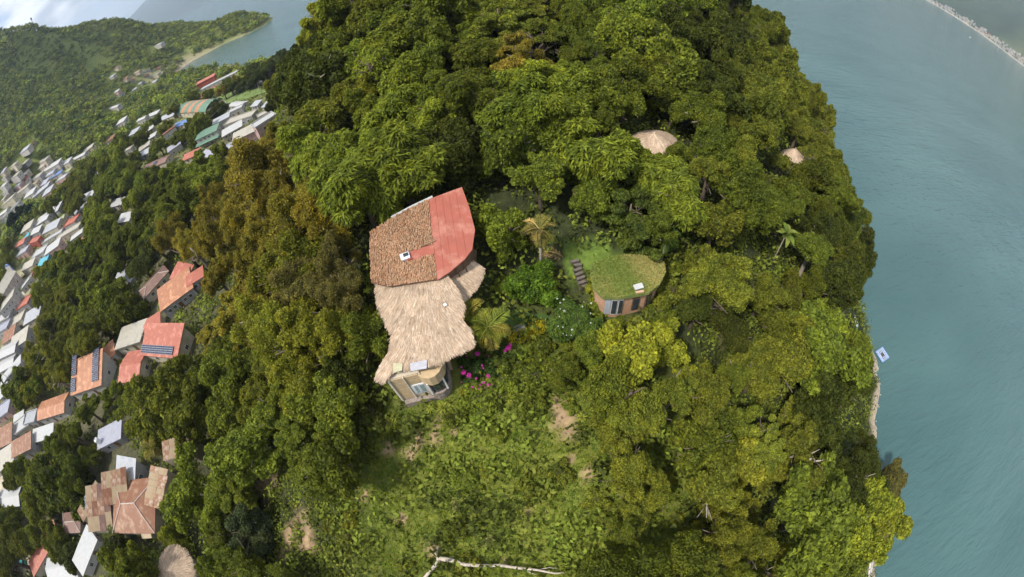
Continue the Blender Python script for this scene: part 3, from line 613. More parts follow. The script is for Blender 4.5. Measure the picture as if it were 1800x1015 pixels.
# middle village
bld((204,488),(230,495),6,3,'gable','grey','white','small grey roofed white house left of the brown hipped roof')
bld((254,523),(294,478),7,3.5,'hip','brown','cream','house with brown hipped roof and pale ridge lines',win=3,over=.5)
RB = bld((284,546),(338,506),9,4,'shed','orange','grey','large orange red roof with weathered middle, right of the hipped roof',win=5,pitch=.22,over=.4)
bld((300,489),(326,496),6,4.5,'shed','red','cream','upper red roof with blue skylight behind the large orange roof')
bld((330,503),(357,486),4,3.5,'shed','red','grey','red roof end running under the olive tree')
bld((251,581),(262,588),4,3,'shed','red','cream','smaller of two little red roofs below the orange roof',win=1)
bld((262,579),(281,567),4,3,'shed','red','cream','larger of two little red roofs below the orange roof',win=1)
bld((204,614),(246,600),9,3.5,'slab','concrete','cream','flat concrete roof slab left of the red roof with solar row')
SR = bld((250,622),(311,627),9,4,'shed','red','cream','red roof with a row of solar panels along its lower edge',pitch=.3,over=.5)
bld((183,640),(202,622),6,3.5,'shed','orange','white','small orange roof between the concrete slab and the solar arrays')
bld((209,672),(243,668),11,3.5,'gable','red','cream','red roof with rounded tree shadowed end below the slab')
SA = bld((126,694),(178,676),12,4,'shed','orange','white','orange roof almost covered by three solar arrays',pitch=.3)
bld((66,738),(112,724),8,4,'gable','orange','white','orange gabled house with a pale stripe at the left edge',win=3)
bld((42,748),(62,742),6,4,'flat','grey','grey','grey walled annex left of the orange gabled house')
bld((24,750),(41,741),5,3,'shed','white','white','small white roof left of the grey annex')
bld((58,778),(93,768),5,3,'shed','white','white','white metal sheets half under a dark tree, left side')
WT = bld((173,789),(212,770),6,3,'slab','lilac','grey','flat grey roof with a white water tank')
bld((205,850),(236,858),7,3,'shed','grey','grey','grey roof behind the rusty tin roofs')
bld((0,893),(34,888),8,4,'gable','white','blue','white gabled pavilion at the left edge beside the green court')
bld((60,1012),(102,940),5.5,3.5,'shed','red','beige','long brick red roof at the lower left corner',pitch=.12)
bld((86,1020),(136,1012),7,3,'gable','white','white','white metal roof at the bottom edge beside the brick red roof')
bld((146,1010),(170,950),6,3,'shed','white','white','white metal roof just right of its twin at the bottom edge',pitch=.15)
bld((110,936),(140,934),6,3,'hip','brown','grey','small grey brown hut left of the rusty tin roofs')
bld((252,944),(265,943),3,2.5,'shed','tan','beige','tiny tan lean-to below the rusty hipped roof',win=0,door=False)
# rusty complex
RU = bld((200,934),(270,934),13,3.2,'hip','rust','beige','rusty tin hipped roof with pale ridge lines, lower left',over=.4,pitch=.3)
M_RUST2 = pm('rust_pale', (.40, .26, .16), (.26, .13, .075), 1.2, .7, .1, stain=(.55, .50, .44), sscale=.8)
def sheet_roof(p1, p2, depth, h, nx, ny, mats, label, pitch=.15, wc='beige', ragged=.2):
    c, zg, W, rz, u, v = place(p1, p2, depth, h); o = thing('tin_roofed_shed', label, 'shed', (c[0], c[1], zg), rz, 'tin roofed sheds of the lower village'); rg = random.Random(int(p1[0]))
    MB().box((0, 0, h/2-1.5), (W*.96, depth*.94, h+2.8)).build('wall', wallmat(wc), o); sw, sd_ = W/nx, depth/ny
    for i in range(nx):
        for j in range(ny):
            s = link('roof_sheet', corr_sheet(sw*1.08, sd_*1.12, mats[rg.randrange(len(mats))]), o, (-W/2+sw*(i+.5), -depth/2+sd_*(j+.5)+rg.uniform(-1, 1)*ragged, h+.1+pitch*(j+.5)*sd_+.03*((i+j) % 2)))
            s.rotation_euler = (math.atan(pitch)+rg.uniform(-.02, .02), rg.uniform(-.02, .02), rg.uniform(-.04, .04)*ragged*4)
    cs = [(c[0]+u[0]*a*W/2+v[0]*b*depth/2, c[1]+u[1]*a*W/2+v[1]*b*depth/2) for a, b in ((-1, -1), (1, -1), (1, 1), (-1, 1))]; FOOT.append(cs)
    pj = [proj((q[0], q[1], zg+z)) for q in cs for z in (h, h*.5)]; keep_open(hull([(a, b) for a, b, _ in pj]), pj[0][2]); return o
RS = [roofmat('rust'), M_RUST2, roofmat('brown'), roofmat('tan')]
sheet_roof((157,934),(199,930),9,2.9,4,3,RS,'patchwork of rusty brown tin sheets left of the rusty hipped roof')
sheet_roof((182,888),(226,880),6,3.3,5,2,[M_RUST2, RS[0], roofmat('tan')],'banded rusty and white tin roof above the rusty hipped roof')
sheet_roof((147,918),(178,862),3.0,2.6,7,1,[roofmat('tan'), roofmat('grey'), M_RUST2],'ragged lean-to of loose pale planks and sheets by the rusty roofs',ragged=.5)
sheet_roof((284,896),(296,826),4.2,3.4,6,2,[M_RUST2, roofmat('tan')],'long pale rusty roof right of the rusty hipped roof')
sheet_roof((288,812),(334,800),3.5,3.4,4,2,[roofmat('tan'), M_RUST2],'tan tin roof end with white cap under the bright tree')
# solar panels
M_CELL = pm('solar_cell', (.035, .045, .085), (.02, .025, .05), 2, .25, spec=.6); M_ALU = pm('aluminium', (.6, .6, .62), None, 3, .4, metal=.6)
def solar(o, x0, y0, zf, nx, ny, pw, pl, tilt, gap=.06):
    """each panel is a part of the roof's house: alu tray with six dark cells"""
    for i in range(nx):
        for j in range(ny):
            x, y = x0+i*(pw+gap), y0+j*(pl+gap); p = MB().box((0, 0, 0), (pw, pl, .06)).build('solar_panel', M_ALU, o, (x, y, zf(y))); p.rotation_euler = (tilt, 0, 0)
            m = MB()
            for a in range(3):
                for b in range(4): m.box((-pw/2+pw*(a+.5)/3, -pl/2+pl*(b+.5)/4, .04), (pw/3-.05, pl/4-.05, .03))
            m.build('cells', M_CELL, p)
o, W, D, h, ri = SR; solar(o, -W/2+1.0, -D/2+.9, lambda y: h+.45+.3*(y+D/2), 6, 1, W/6.8, 1.9, math.atan(.3))
o, W, D, h, ri = SA; zf = lambda y: h+.45+.3*(y+D/2)
solar(o, -W/2+.9, -D/2+5.5, zf, 2, 3, 1.3, 2.0, math.atan(.3)); solar(o, W/2-3.4, -D/2+2.0, zf, 2, 4, 1.5, 2.0, math.atan(.3)); solar(o, -W/2+.7, -D/2+1.2, zf, 2, 2, 1.3, 1.8, math.atan(.3))
o, W, D, h, ri = BRS; solar(o, 0, -D/2+1.6, lambda y: h+.35+.28*(y+D/2), 2, 1, 1.6, 2.2, math.atan(.28))
# water tank on its flat roof
o, W, D, h, ri = WT; t = thing('water_tank', 'white cylindrical water tank on the flat grey roof', 'tank', (o.matrix_basis @ Vector((-W/2+.9, -D/2+1.2, h+.23))))
MB().tube([(0, 0, 0), (0, 0, .1), (0, 0, 1.3), (0, 0, 1.5), (0, 0, 1.62)], [.58, .62, .62, .5, .2], 14).build('drum', pm('tank_plastic', (.78, .78, .76), None, 3, .5), t); MB().tube([(0, 0, 1.6), (0, 0, 1.72)], .22, 10).build('lid', pm('tank_lid', (.3, .3, .3), None, 3, .5), t)
# thatched cone roof at the bottom edge
def place_disc(px, py, h): g = ground_at(px, py, h); return g

# ---------------------------------------------------------------- thatch: long straw strands laid down the slope
M_STRAW = attrmat('thatch_straw', .95, .26, .7)
M_STRAWB = pm('thatch_base', (.30, .22, .14), (.18, .13, .08), 4, .95, .5)
def straw(P, D, Nn, length, width, rng, tones):
    """strands at P along D (downhill), lifted along normals"""
    n = len(P); D = D/np.linalg.norm(D, axis=1, keepdims=True); side = np.cross(Nn, D); side /= np.linalg.norm(side, axis=1, keepdims=True)+1e-9
    D = D+side*rng.normal(0, .13, n)[:, None]; l = length*rng.uniform(.6, 1.3, n)[:, None]; wd = width*rng.uniform(.6, 1.4, n)[:, None]; up = Nn*rng.uniform(.02, .09, n)[:, None]
    a = P-D*l*.5+Nn*.02; b = P+D*l*.5+up; V = np.stack([a-side*wd, a+side*wd, b+side*wd*.6, b-side*wd*.6], 1).reshape(-1, 3)
    t = np.array(tones)[rng.integers(0, len(tones), n)]*rng.uniform(.75, 1.2, n)[:, None]; return V, np.arange(4*n).reshape(n, 4), np.repeat(t, 4, 0)
TONES = [(.47, .35, .245), (.41, .30, .205), (.51, .405, .30), (.37, .265, .18), (.45, .32, .225)]
def surf_pt(px, py, f):
    z = 43.0
    for _ in range(25): p = at_z(px, py, z); z = .5*z+.5*f(p[0], p[1])
    return at_z(px, py, z)
def thatch_patch(o, base, polypx, f, n, rng, length=1.0, skirt=True, name='thatch'):
    poly = [surf_pt(a, b, f) for a, b in polypx]; xy = np.array([(p[0], p[1]) for p in poly]); lo, hi = xy.min(0), xy.max(0)
    def grad(x, y): e = .05; return np.stack([(f(x+e, y)-f(x-e, y))/(2*e), (f(x, y+e)-f(x, y-e))/(2*e)], -1)
    st = .3; gx, gy = np.meshgrid(np.arange(lo[0], hi[0]+st, st), np.arange(lo[1], hi[1]+st, st)); ok = inpoly(gx+st/2, gy+st/2, xy); V, F = [], []
    for i, j in zip(*np.where(ok)):
        k = len(V); x, y = gx[i, j], gy[i, j]
        for (a, b) in ((x, y), (x+st, y), (x+st, y+st), (x, y+st)): V.append((a-base[0], b-base[1], f(a, b)-base[2]))
        for (a, b) in ((x, y), (x+st, y), (x+st, y+st), (x, y+st)): V.append((a-base[0], b-base[1], f(a, b)-base[2]-.3))
        F += [(k, k+1, k+2, k+3), (k+7, k+6, k+5, k+4), (k, k+4, k+5, k+1), (k+1, k+5, k+6, k+2), (k+2, k+6, k+7, k+3), (k+3, k+7, k+4, k)]
    r = link(name, mesh_np('thatch_roof', np.array(V), np.array(F), M_STRAWB), o)
    x = rng.uniform(lo[0], hi[0], n*3); y = rng.uniform(lo[1], hi[1], n*3); k = inpoly(x, y, xy); x, y = x[k][:n], y[k][:n]; g = grad(x, y)
    if skirt:
        e0 = np.repeat(xy, 1, 0); e1 = np.roll(xy, -1, 0); ex, ey = [], []
        for a, b in zip(e0, e1):
            q = int(np.hypot(*(b-a))*24)+1; t = rng.uniform(0, 1, q); ex += list(a[0]+(b[0]-a[0])*t); ey += list(a[1]+(b[1]-a[1])*t)
        x, y = np.append(x, ex), np.append(y, ey); g = grad(x, y)
    P = np.stack([x-base[0], y-base[1], f(x, y)-base[2]+rng.uniform(.0, .06, len(x))], -1); Dn = np.stack([-g[:, 0], -g[:, 1], -(g**2).sum(1)], -1); Nn = np.stack([-g[:, 0], -g[:, 1], np.ones(len(x))], -1); Nn /= np.linalg.norm(Nn, axis=1, keepdims=True)
    V, F, c = straw(P, Dn, Nn, length, .035, rng, TONES); s = link('straw', mesh_np('straw', V, F, M_STRAW, c), r); s['kind'] = 'stuff'; return poly
def thatch_cone(o, R0, h0, h1_, n, rng, sq=1.0, loc=(0, 0)):
    m = MB(); k = 20; m.add([(R0*math.cos(2*math.pi*i/k)*.97, R0*sq*math.sin(2*math.pi*i/k)*.97, h0-.1) for i in range(k)]+[(0, 0, h1_-.1)]+[(0, 0, h0-.05)], [(i, (i+1) % k, k) for i in range(k)]+[((i+1) % k, i, k+1) for i in range(k)]); r = m.build('thatch', M_STRAWB, o)
    t = np.sqrt(rng.uniform(.01, 1.06, n)); a = rng.uniform(0, 6.283, n); P = np.stack([R0*t*np.cos(a), R0*sq*t*np.sin(a), h1_+(h0-h1_)*t], -1); D = np.stack([np.cos(a)*R0, np.sin(a)*R0*sq, np.full(n, h0-h1_)], -1); Nn = np.stack([np.cos(a)*(h1_-h0), np.sin(a)*(h1_-h0), np.full(n, R0)], -1); Nn /= np.linalg.norm(Nn, axis=1, keepdims=True)
    V, F, c = straw(P, D, Nn, .9, .035, rng, TONES); s = link('straw', mesh_np('straw', V, F, M_STRAW, c), r); s['kind'] = 'stuff'

# ---------------------------------------------------------------- main house: clay tile and red sheet roof over timber walls
HB = np.array([-8.5, 32.0, h1(-8.5, 32)]); HO = thing('tiled_house', 'house under a clay tile roof whose right half is smooth red sheet', 'house', HB)
RA, RBs = 37.0, .28
def roof_plane(px, py): d = ray(px, py); t = (RA-CAM_Z)/(d[2]-RBs*d[1]); return d*t+np.array([0, 0, CAM_Z])
def L_(p, b=HB): return tuple(np.asarray(p, float)-b)
OUT = [(651,408),(687,385),(722,366),(760,348),(812,329),(825,365),(835,404),(830,439),(817,456),(791,478),(771,491),(730,497),(682,503),(653,497),(650,443)]
TILEP = [(651,408),(687,385),(722,366),(753,351),(755,371),(761,430),(768,491),(730,497),(682,503),(653,497),(650,443)]
REDP = [(753,351),(760,348),(812,329),(825,365),(835,404),(830,439),(817,456),(791,478),(771,491),(768,491),(761,430),(755,371)]
M_RED = pm('red_sheet', (.34, .097, .066), (.28, .082, .056), .6, .75, .08, stain=(.42, .19, .135), sscale=.5)
M_TILE = attrmat('clay_tile', .9, .3, 2.5)
MB().prism([L_(roof_plane(*p)-np.array([0, 0, .04])) for p in TILEP], .12).build('roof_deck', pm('roof_deck', (.20, .11, .07), None, 3, .9), HO)
rsheet = MB().prism([L_(roof_plane(*p)) for p in REDP], .14).build('red_sheet_roof', M_RED, HO)
for i in range(1, 5):
    a, b = roof_plane(753+(812-753)*i/5, 351-(351-329)*i/5), roof_plane(768+(832-768)*i/5, 491-(491-430)*i/5); MB().tube([L_(a+np.array([0, 0, .02])), L_(b+np.array([0, 0, .02]))], .014, 4).build('seam', M_RED, rsheet)
tp = np.array([roof_plane(*p)[:2] for p in TILEP]); lo, hi = tp.min(0), tp.max(0); pat = [roof_plane(*p)[:2] for p in ((716,444),(762,430),(764,447),(724,459))]
V, F, C = [], [], []; row = 0
for yy in np.arange(lo[1]-.1, hi[1]+.2, .22):
    row += 1
    for xx in np.arange(lo[0]-.1, hi[0]+.2, .155):
        x = xx+(row % 2)*.11+RNG.normal(0, .025); y = yy+RNG.normal(0, .03)
        if not inpoly(np.array([x]), np.array([y]), tp)[0] or inpoly(np.array([x]), np.array([y]), pat)[0]: continue
        k = len(V); rot = RNG.normal(0, .06); up = RNG.uniform(0, .03)+(.04 if RNG.random() < .05 else 0)
        for s, (dy, rr_) in enumerate(((-.15, .085), (.15, .07))):
            for q in range(5):
                a = math.pi*q/4; lx, ly = -math.cos(a)*rr_, dy; gx_, gy_ = x+lx*math.cos(rot)-ly*math.sin(rot), y+lx*math.sin(rot)+ly*math.cos(rot)
                V.append((gx_-HB[0], gy_-HB[1], RA+RBs*gy_+math.sin(a)*rr_*.8+up+.0-HB[2]+(.035 if dy < 0 else 0)))
        F += [(k+q, k+q+1, k+q+6, k+q+5) for q in range(4)]; n_ = math.sin(x*.9+y*.6)*.5+math.sin(x*2.3-y*1.7)*.3
        t = np.array([(.33, .185, .105), (.345, .21, .125), (.305, .17, .095), (.345, .225, .14), (.28, .16, .095), (.345, .185, .10)][RNG.integers(6)])*RNG.uniform(.8, 1.15)*(1+.12*n_); C += [t]*10
ti = link('clay_tiles', mesh_np('clay_tiles', np.array(V), np.array(F), M_TILE, np.array(C)), HO); ti['kind'] = 'stuff'
MB().prism([(*q-HB[:2], RA+RBs*q[1]+.05-HB[2]) for q in pat], .05).build('red_patch', M_RED, HO)
q = roof_plane(713, 453); sk = MB().box((0, 0, .18), (.95, .75, .35)).build('skylight', pm('white_paint', (.78, .78, .75), None, 3, .5), HO, L_(q)); sk.rotation_euler = (math.atan(RBs), 0, .25); MB().box((.12, .1, .37), (.55, .4, .04)).build('pane', M_GLASS, sk)
q = roof_plane(722, 458); MB().box((0, 0, .12), (.5, .12, .2), .3).build('vent', pm('vent_red', (.4, .08, .06)), HO, L_(q))
q = roof_plane(756, 428); MB().box((0, 0, .1), (1.3, .14, .12), .3).box((.2, .3, .1), (1.1, .1, .1), .3).build('loose_tiles', pm('loose_tile', (.33, .2, .12)), HO, L_(q))
ctr = np.mean([roof_plane(*p) for p in OUT], 0)
ins = [ctr+(roof_plane(*p)-ctr)*.9 for p in OUT]; MB().prism([L_((p[0], p[1], RA+RBs*p[1]-.25)) for p in ins], [36.5-HB[2]]*len(ins)).build('wall', pm('timber_wall', (.20, .13, .085), (.13, .08, .05), 2, .9, .2, stretch=(1, 1, .2)), HO)
for a, b in (((687,385),(722,366)), ((722,366),(760,348))):
    p, q = roof_plane(*a), roof_plane(*b); MB().tube([L_(p+np.array([0, .3, -.1])), L_(q+np.array([0, .3, -.1]))], .16, 6).build('gutter', pm('gutter_pale', (.5, .5, .48), None, 3, .6), HO)
for i, (a, b) in enumerate(((778,487),(792,480),(806,468),(818,456))):
    p = roof_plane(a, b); MB().tube([L_(p+np.array([-.3, .3, -.15])), L_(p+np.array([-.1, -.1, -2.6]))], .08, 6).build('post', M_DOOR, HO)
rail = [at_z(*p, 42.0) for p in ((782,494),(800,487),(818,472),(832,458))]; MB().tube([L_(p) for p in rail], .06, 6).build('rail', pm('rail_wood', (.5, .34, .18)), HO)
deck = [at_z(*p, 41.2) for p in ((770,498),(800,494),(822,478),(836,462),(838,440),(800,430),(770,470))]; MB().prism([L_(p) for p in deck], .2).build('balcony_floor', pm('deck_wood', (.34, .22, .12), None, 2, .9), HO)
FOOT.append([p[:2] for p in ins])

# ---------------------------------------------------------------- thatched wing with adobe front
TB = np.array([-9.0, 22.5, h1(-9, 22.5)]); TO = thing('thatched_house', 'thatched wing with adobe panel front, below the clay tile roof', 'house', TB)
def fth(x, y): return 44.15-.21*(27-y)-.022*(x+8.6)**2-.006*np.maximum(0, 21-y)**2
THP = [(664,490),(687,486),(743,480),(786,484),(800,505),(813,535),(807,562),(822,575),(830,603),(812,614),(791,621),(773,634),(743,638),(715,644),(693,649),(678,669),(664,662),(667,648),(687,616),(692,584),(678,560),(667,530)]
tpoly = thatch_patch(TO, TB, THP, fth, 15000, RNG)
AXP = [(794,498),(812,484),(825,473),(836,463),(847,470),(844,488),(832,507),(812,528),(800,512)]
a0 = at_z(815, 495, 42.6)
thatch_patch(TO, TB, AXP, lambda x, y: 42.9-.35*((x-a0[0])*.75-(y-a0[1])*.66), 2600, RNG, .8, name='thatch_awning')
FT = 41.55; A, B = at_z(679, 669, FT), at_z(737, 655, FT); u = (B-A)/np.linalg.norm(B-A); vout = np.array([u[1], -u[0], 0])
if vout[1] > 0: vout = -vout
WF = float(np.linalg.norm(B-A)); rzf = math.atan2(u[1], u[0]); H0 = 36.9
fr = link('front_wall', MB().box((WF/2, 1.6, (FT-H0)/2+H0-TB[2]), (WF, 3.2, FT-H0)).mesh('front_wall', pm('concrete_frame', (.55, .46, .34), (.48, .40, .30), 2, .9, .1)), TO, (A[0]-TB[0], A[1]-TB[1], 0), rzf)
z0 = H0-TB[2]; Hh = FT-H0
M_AD = pm('adobe', (.52, .38, .22), (.45, .32, .18), 3, .95, .2, stain=(.40, .30, .19), sscale=1.2)
cols = [(.12, .46), (.52, .96)]
for ci, (c0, c1) in enumerate(cols):
    rows = ((.05, .27), (.29, .52), (.54, .77), (.79, .97)) if ci == 0 else ((.62, .78), (.80, .97))
    for r0, r1 in rows: MB().box((WF*(c0+c1)/2, -.03, z0+Hh*(r0+r1)/2), (WF*(c1-c0), .1, Hh*(r1-r0))).build('adobe_panel', M_AD, fr)
for i, (a, b, c) in enumerate(((.02, .08, 1), (.475, .51, 1), (.965, 1.0, 1))): MB().box((WF*(a+b)/2, -.08, z0+Hh/2), (WF*(b-a), .22, Hh)).build('pillar', pm('plaster_pillar', (.66, .58, .46), None, 2, .9), fr)
wd = MB().box((WF*.74, -.05, z0+Hh*.37), (WF*.42, .14, Hh*.40)).build('window', M_FRAME, fr)
for k in range(3): MB().box((WF*(.615+.125*k), -.13, z0+Hh*.37), (WF*.105, .03, Hh*.33)).build('pane', pm('blue_glass', (.30, .38, .42), (.16, .20, .22), 1.5, .1, spec=.6), wd)
for k in range(2): MB().box((WF*(.60+.16*k), -.16, z0+Hh*.38), (WF*.07, .02, Hh*.30)).build('curtain', pm('curtain', (.6, .62, .62), None, 3, .9), wd)
MB().box((WF*.6, 1.2, z0-1.2), (WF*1.0, 3.6, 2.5)).build('stone_base', pm('field_stone', (.33, .27, .22), (.14, .11, .09), 5, .95, .8, 7), fr)
# rounded bay on the right of the front
bc = np.array([WF+.9, .9]); n = 7; m = MB(); bay = []
for k in range(n+1): a = math.radians(-165+k*165/n); bay.append((bc[0]+1.9*math.cos(a)*.75, bc[1]+1.7*math.sin(a)))
MB().prism([(p[0], p[1], z0+Hh*.97) for p in bay]+[(WF+2.3, 3.0, z0+Hh*.97), (WF, 3.0, z0+Hh*.97)], Hh*.33).build('bay_wall_upper', M_AD, fr)
MB().prism([(bc[0]+(p[0]-bc[0])*.86, bc[1]+(p[1]-bc[1])*.86, z0+Hh*.66) for p in bay]+[(WF+2.0, 2.9, z0+Hh*.66), (WF, 2.9, z0+Hh*.66)], Hh*.5).build('bay_glass', M_GLASS, fr)
MB().prism([(p[0], p[1], z0+Hh*.2) for p in bay]+[(WF+2.3, 3.0, z0+Hh*.2), (WF, 3.0, z0+Hh*.2)], 2.8).build('bay_base', MATS['field_stone'], fr)
for k in (2, 5): MB().box((bay[k][0], bay[k][1], z0+Hh*.43), (.16, .16, Hh*.5)).build('mullion', M_FRAME, fr)
MB().box((WF+2.5, 3.4, z0+Hh*.45), (.3, 3.0, Hh*1.15)).box((WF+3.4, 4.9, z0+Hh*.45), (2.0, .3, Hh*1.15)).build('side_wall', pm('brown_plaster', (.38, .27, .19), (.32, .23, .16), 2, .9, .1), fr)
for nm, pts, cc in (('clear_sheet', ((722,641),(738,637),(752,635),(751,650),(737,652),(723,655)), (.40, .39, .42)), ('yellow_sheet', ((692,640),(709,642),(708,653),(693,658)), (.42, .39, .24))):
    P_ = [surf_pt(a, b, fth)+np.array([0, 0, .22]) for a, b in pts]; MB().prism([L_(p, TB) for p in P_], .03).build(nm, pm(nm, cc, None, 3, .5), TO)
FOOT.append([p[:2] for p in tpoly]); p = surf_pt(783, 538, fth); MB().box((0, 0, .2), (.3, .35, .04), .5).build('white_flag', MATS['white_paint'], TO, L_(p, TB))
keep_open([(645,400),(690,375),(815,322),(842,400),(852,475),(838,520),(842,600),(800,640),(790,690),(730,725),(700,705),(655,670),(680,600),(655,540),(645,480)], 56)

# ---------------------------------------------------------------- grass roofed house
GZ0 = 41.3; GP = [(1043,463),(1060,455),(1079,449),(1105,447),(1126,449),(1150,453),(1167,461),(1171,478),(1160,500),(1142,514),(1115,519),(1087,523),(1060,522),(1043,505),(1037,480)]
gp = [at_z(*p, GZ0) for p in GP]; gc = np.mean(gp, 0); GB = np.array([gc[0], gc[1], 37.3]); GO = thing('grass_roofed_house', 'round brick house half in the slope with a grass roof', 'house', GB)
MB().prism([L_(p, GB) for p in gp], .45).build('roof_slab', pm('turf', (.20, .21, .05), (.13, .17, .04), .7, .95, .6, 3, stain=(.32, .26, .10), sscale=.35), GO)
inn = [gc+(p-gc)*.9 for p in gp]; MB().prism([L_((p[0], p[1], GZ0-.44), GB) for p in inn], [-2.5]*len(inn)).build('wall', pm('brick_wall', (.46, .27, .165), (.38, .21, .125), 6, .95, .3, 10, stain=(.52, .36, .24)), GO)
n = 9000; lo, hi = np.min(gp, 0), np.max(gp, 0); x = RNG.uniform(lo[0], hi[0], n); y = RNG.uniform(lo[1], hi[1], n); k = inpoly(x, y, [p[:2] for p in gp]); x, y = x[k], y[k]; n = len(x)
P_ = np.stack([x-GB[0], y-GB[1], np.full(n, GZ0-GB[2]+.06)], -1); V, F = leaf_quads(P_, RNG.normal(size=(n, 3))+np.array([0, 0, .4]), .24, .07, RNG); dry = np.clip(.5+.5*np.sin(x*.8+y*.3)+(x-gc[0])*.16+RNG.normal(0, .2, n), 0, 1)[:, None]
gr = link('grass', mesh_np('roof_grass', V, F, attrmat('grass_blades', .8, .2, 3, translucent=.2), np.repeat(np.array((.15, .20, .035))*(1-dry)+np.array((.36, .30, .10))*dry, 4, 0)), GO); gr['kind'] = 'stuff'
front = [inn[i] for i in (12, 11, 10, 9, 8, 7)]
def on_seg(a, b, t0, t1, z_0, z_1, name, mat, thick=.12, off=.05, parent=GO):
    p, q = front[a]+(front[b]-front[a])*t0, front[a]+(front[b]-front[a])*t1; d = q-p; Wd = float(np.hypot(d[0], d[1])); ang = math.atan2(d[1], d[0]); mid = (p+q)/2; nrm = np.array([d[1], -d[0]])/Wd
    if nrm@(mid[:2]-gc[:2]) < 0: nrm = -nrm
    c = mid[:2]+nrm*off; return MB().box((0, 0, 0), (Wd, thick, z_1-z_0)).build(name, mat, parent, (c[0]-GB[0], c[1]-GB[1], (z_0+z_1)/2-GB[2]), ang)
M_SHUT = pm('grey_shutter', (.42, .45, .48), (.3, .32, .35), 3, .6, stretch=(6, 6, .2))
on_seg(0, 1, .05, .48, 38.0, 40.5, 'shutter', M_SHUT); on_seg(0, 1, .52, .98, 37.9, 40.6, 'window', M_FRAME); on_seg(0, 1, .57, .93, 38.1, 40.4, 'pane', M_GLASS, .04, .14)
on_seg(1, 2, .02, .35, 37.9, 40.6, 'window', M_FRAME); on_seg(1, 2, .06, .31, 38.1, 40.4, 'pane', M_GLASS, .04, .14)
on_seg(2, 3, .05, .55, 38.3, 40.4, 'window', M_DOOR); on_seg(2, 3, .10, .5, 38.45, 40.25, 'pane', M_GLASS, .04, .14); on_seg(3, 4, .05, .7, 38.4, 40.3, 'window', M_DOOR); on_seg(3, 4, .1, .65, 38.5, 40.2, 'pane', M_GLASS, .04, .14)
q = at_z(1122, 505, 41.5); s_ = MB().box((0, 0, .1), (1.0, .6, .18)).build('skylight', pm('skylight_grey', (.48, .48, .46), None, 3, .5), GO, L_(q, GB)); s_.rotation_euler = (.15, 0, .15); MB().box((0, -.55, -.25), (.9, .25, .45)).build('chimney_stub', MATS['brick_wall'], GO, L_(q, GB))
FOOT.append([p[:2] for p in gp]); keep_open([(1035,455),(1100,442),(1172,455),(1176,490),(1152,530),(1130,556),(1075,556),(1055,525),(1035,500)], 52)
# ---------------------------------------------------------------- other thatched roofs
for (px, py, hh, R0, rise, lb, sq, od) in ((1150,240,2.2,3.2,1.2,'thatched roof sunk among trees on the ridge above the grass roof',.8,60),(1397,266,2.2,2.3,1.5,'small pointed thatched roof among trees on the lake slope',.8,97),(300,1006,3.2,4.2,1.7,'round grey thatched roof at the bottom edge beside white roofs',1.0,75)):
    g = ground_at(px, py, hh+rise*.6); o = thing('thatched_hut', lb, 'hut', g, .4, 'thatched huts'); thatch_cone(o, R0, hh, hh+rise, 3600, RNG, sq)
    m = MB(); m.tube([(0, 0, -3), (0, 0, hh-.1)], R0*.72*min(1, sq), 14); m.build('wall', wallmat('beige'), o)
    pj = [proj((g[0]+R0*math.cos(a)*.9, g[1]+R0*sq*.9*math.sin(a), g[2]+hh+.3)) for a in np.linspace(0, 6, 10)]; pc = np.mean([(a, b) for a, b, _ in pj], 0); keep_open([pc+(np.array(q_)-pc)*(1.0 if px < 500 else .45)+np.array([0, 0 if px < 500 else -4]) for q_ in hull([(a, b) for a, b, _ in pj])], od); FOOT.append([(g[0]+R0*math.cos(a), g[1]+R0*math.sin(a)) for a in np.linspace(0, 6, 9)])

# ================================================================ SPORTS GROUND, STREETS
def flat_sheet(name, pts, mat, up=.15, kind='structure'):
    g = [ground_at(*p) for p in pts]; z = max(q[2] for q in g)+up; return tag(MB().prism([tuple(at_z(*p, z)) for p in pts], 4.0).build(name, mat), kind=kind)
flat_sheet('sports_pitch', [(378,177),(410,160),(440,150),(464,152),(472,160),(432,174),(398,183)], pm('pitch_grass', (.17, .22, .07), (.13, .19, .06), .15, .95))
keep_open([(372,172),(440,146),(468,150),(470,158),(432,174),(395,182)], 330)
flat_sheet('sports_court', [(0,905),(6,905),(4,945),(-12,945)], pm('court_paint', (.10, .30, .20), None, 1, .8))
c, zg, W, rz, u, v = place((349,176), (380,159), 7, 1.0); o = thing('terraced_stand', 'salmon coloured terraced seating between sports hall and pitch', 'stand', (c[0], c[1], zg), rz)
for k in range(5): MB().box((0, -2.8+1.4*k, .2+.35*k), (W, 1.35, .7+.7*k)).build('step', pm('salmon_step' if k % 2 else 'salmon_step_dark', (.55, .27, .19) if k % 2 else (.44, .20, .14), None, 1, .9), o)
keep_open([(345,178),(349,168),(380,155),(384,162)], 320)

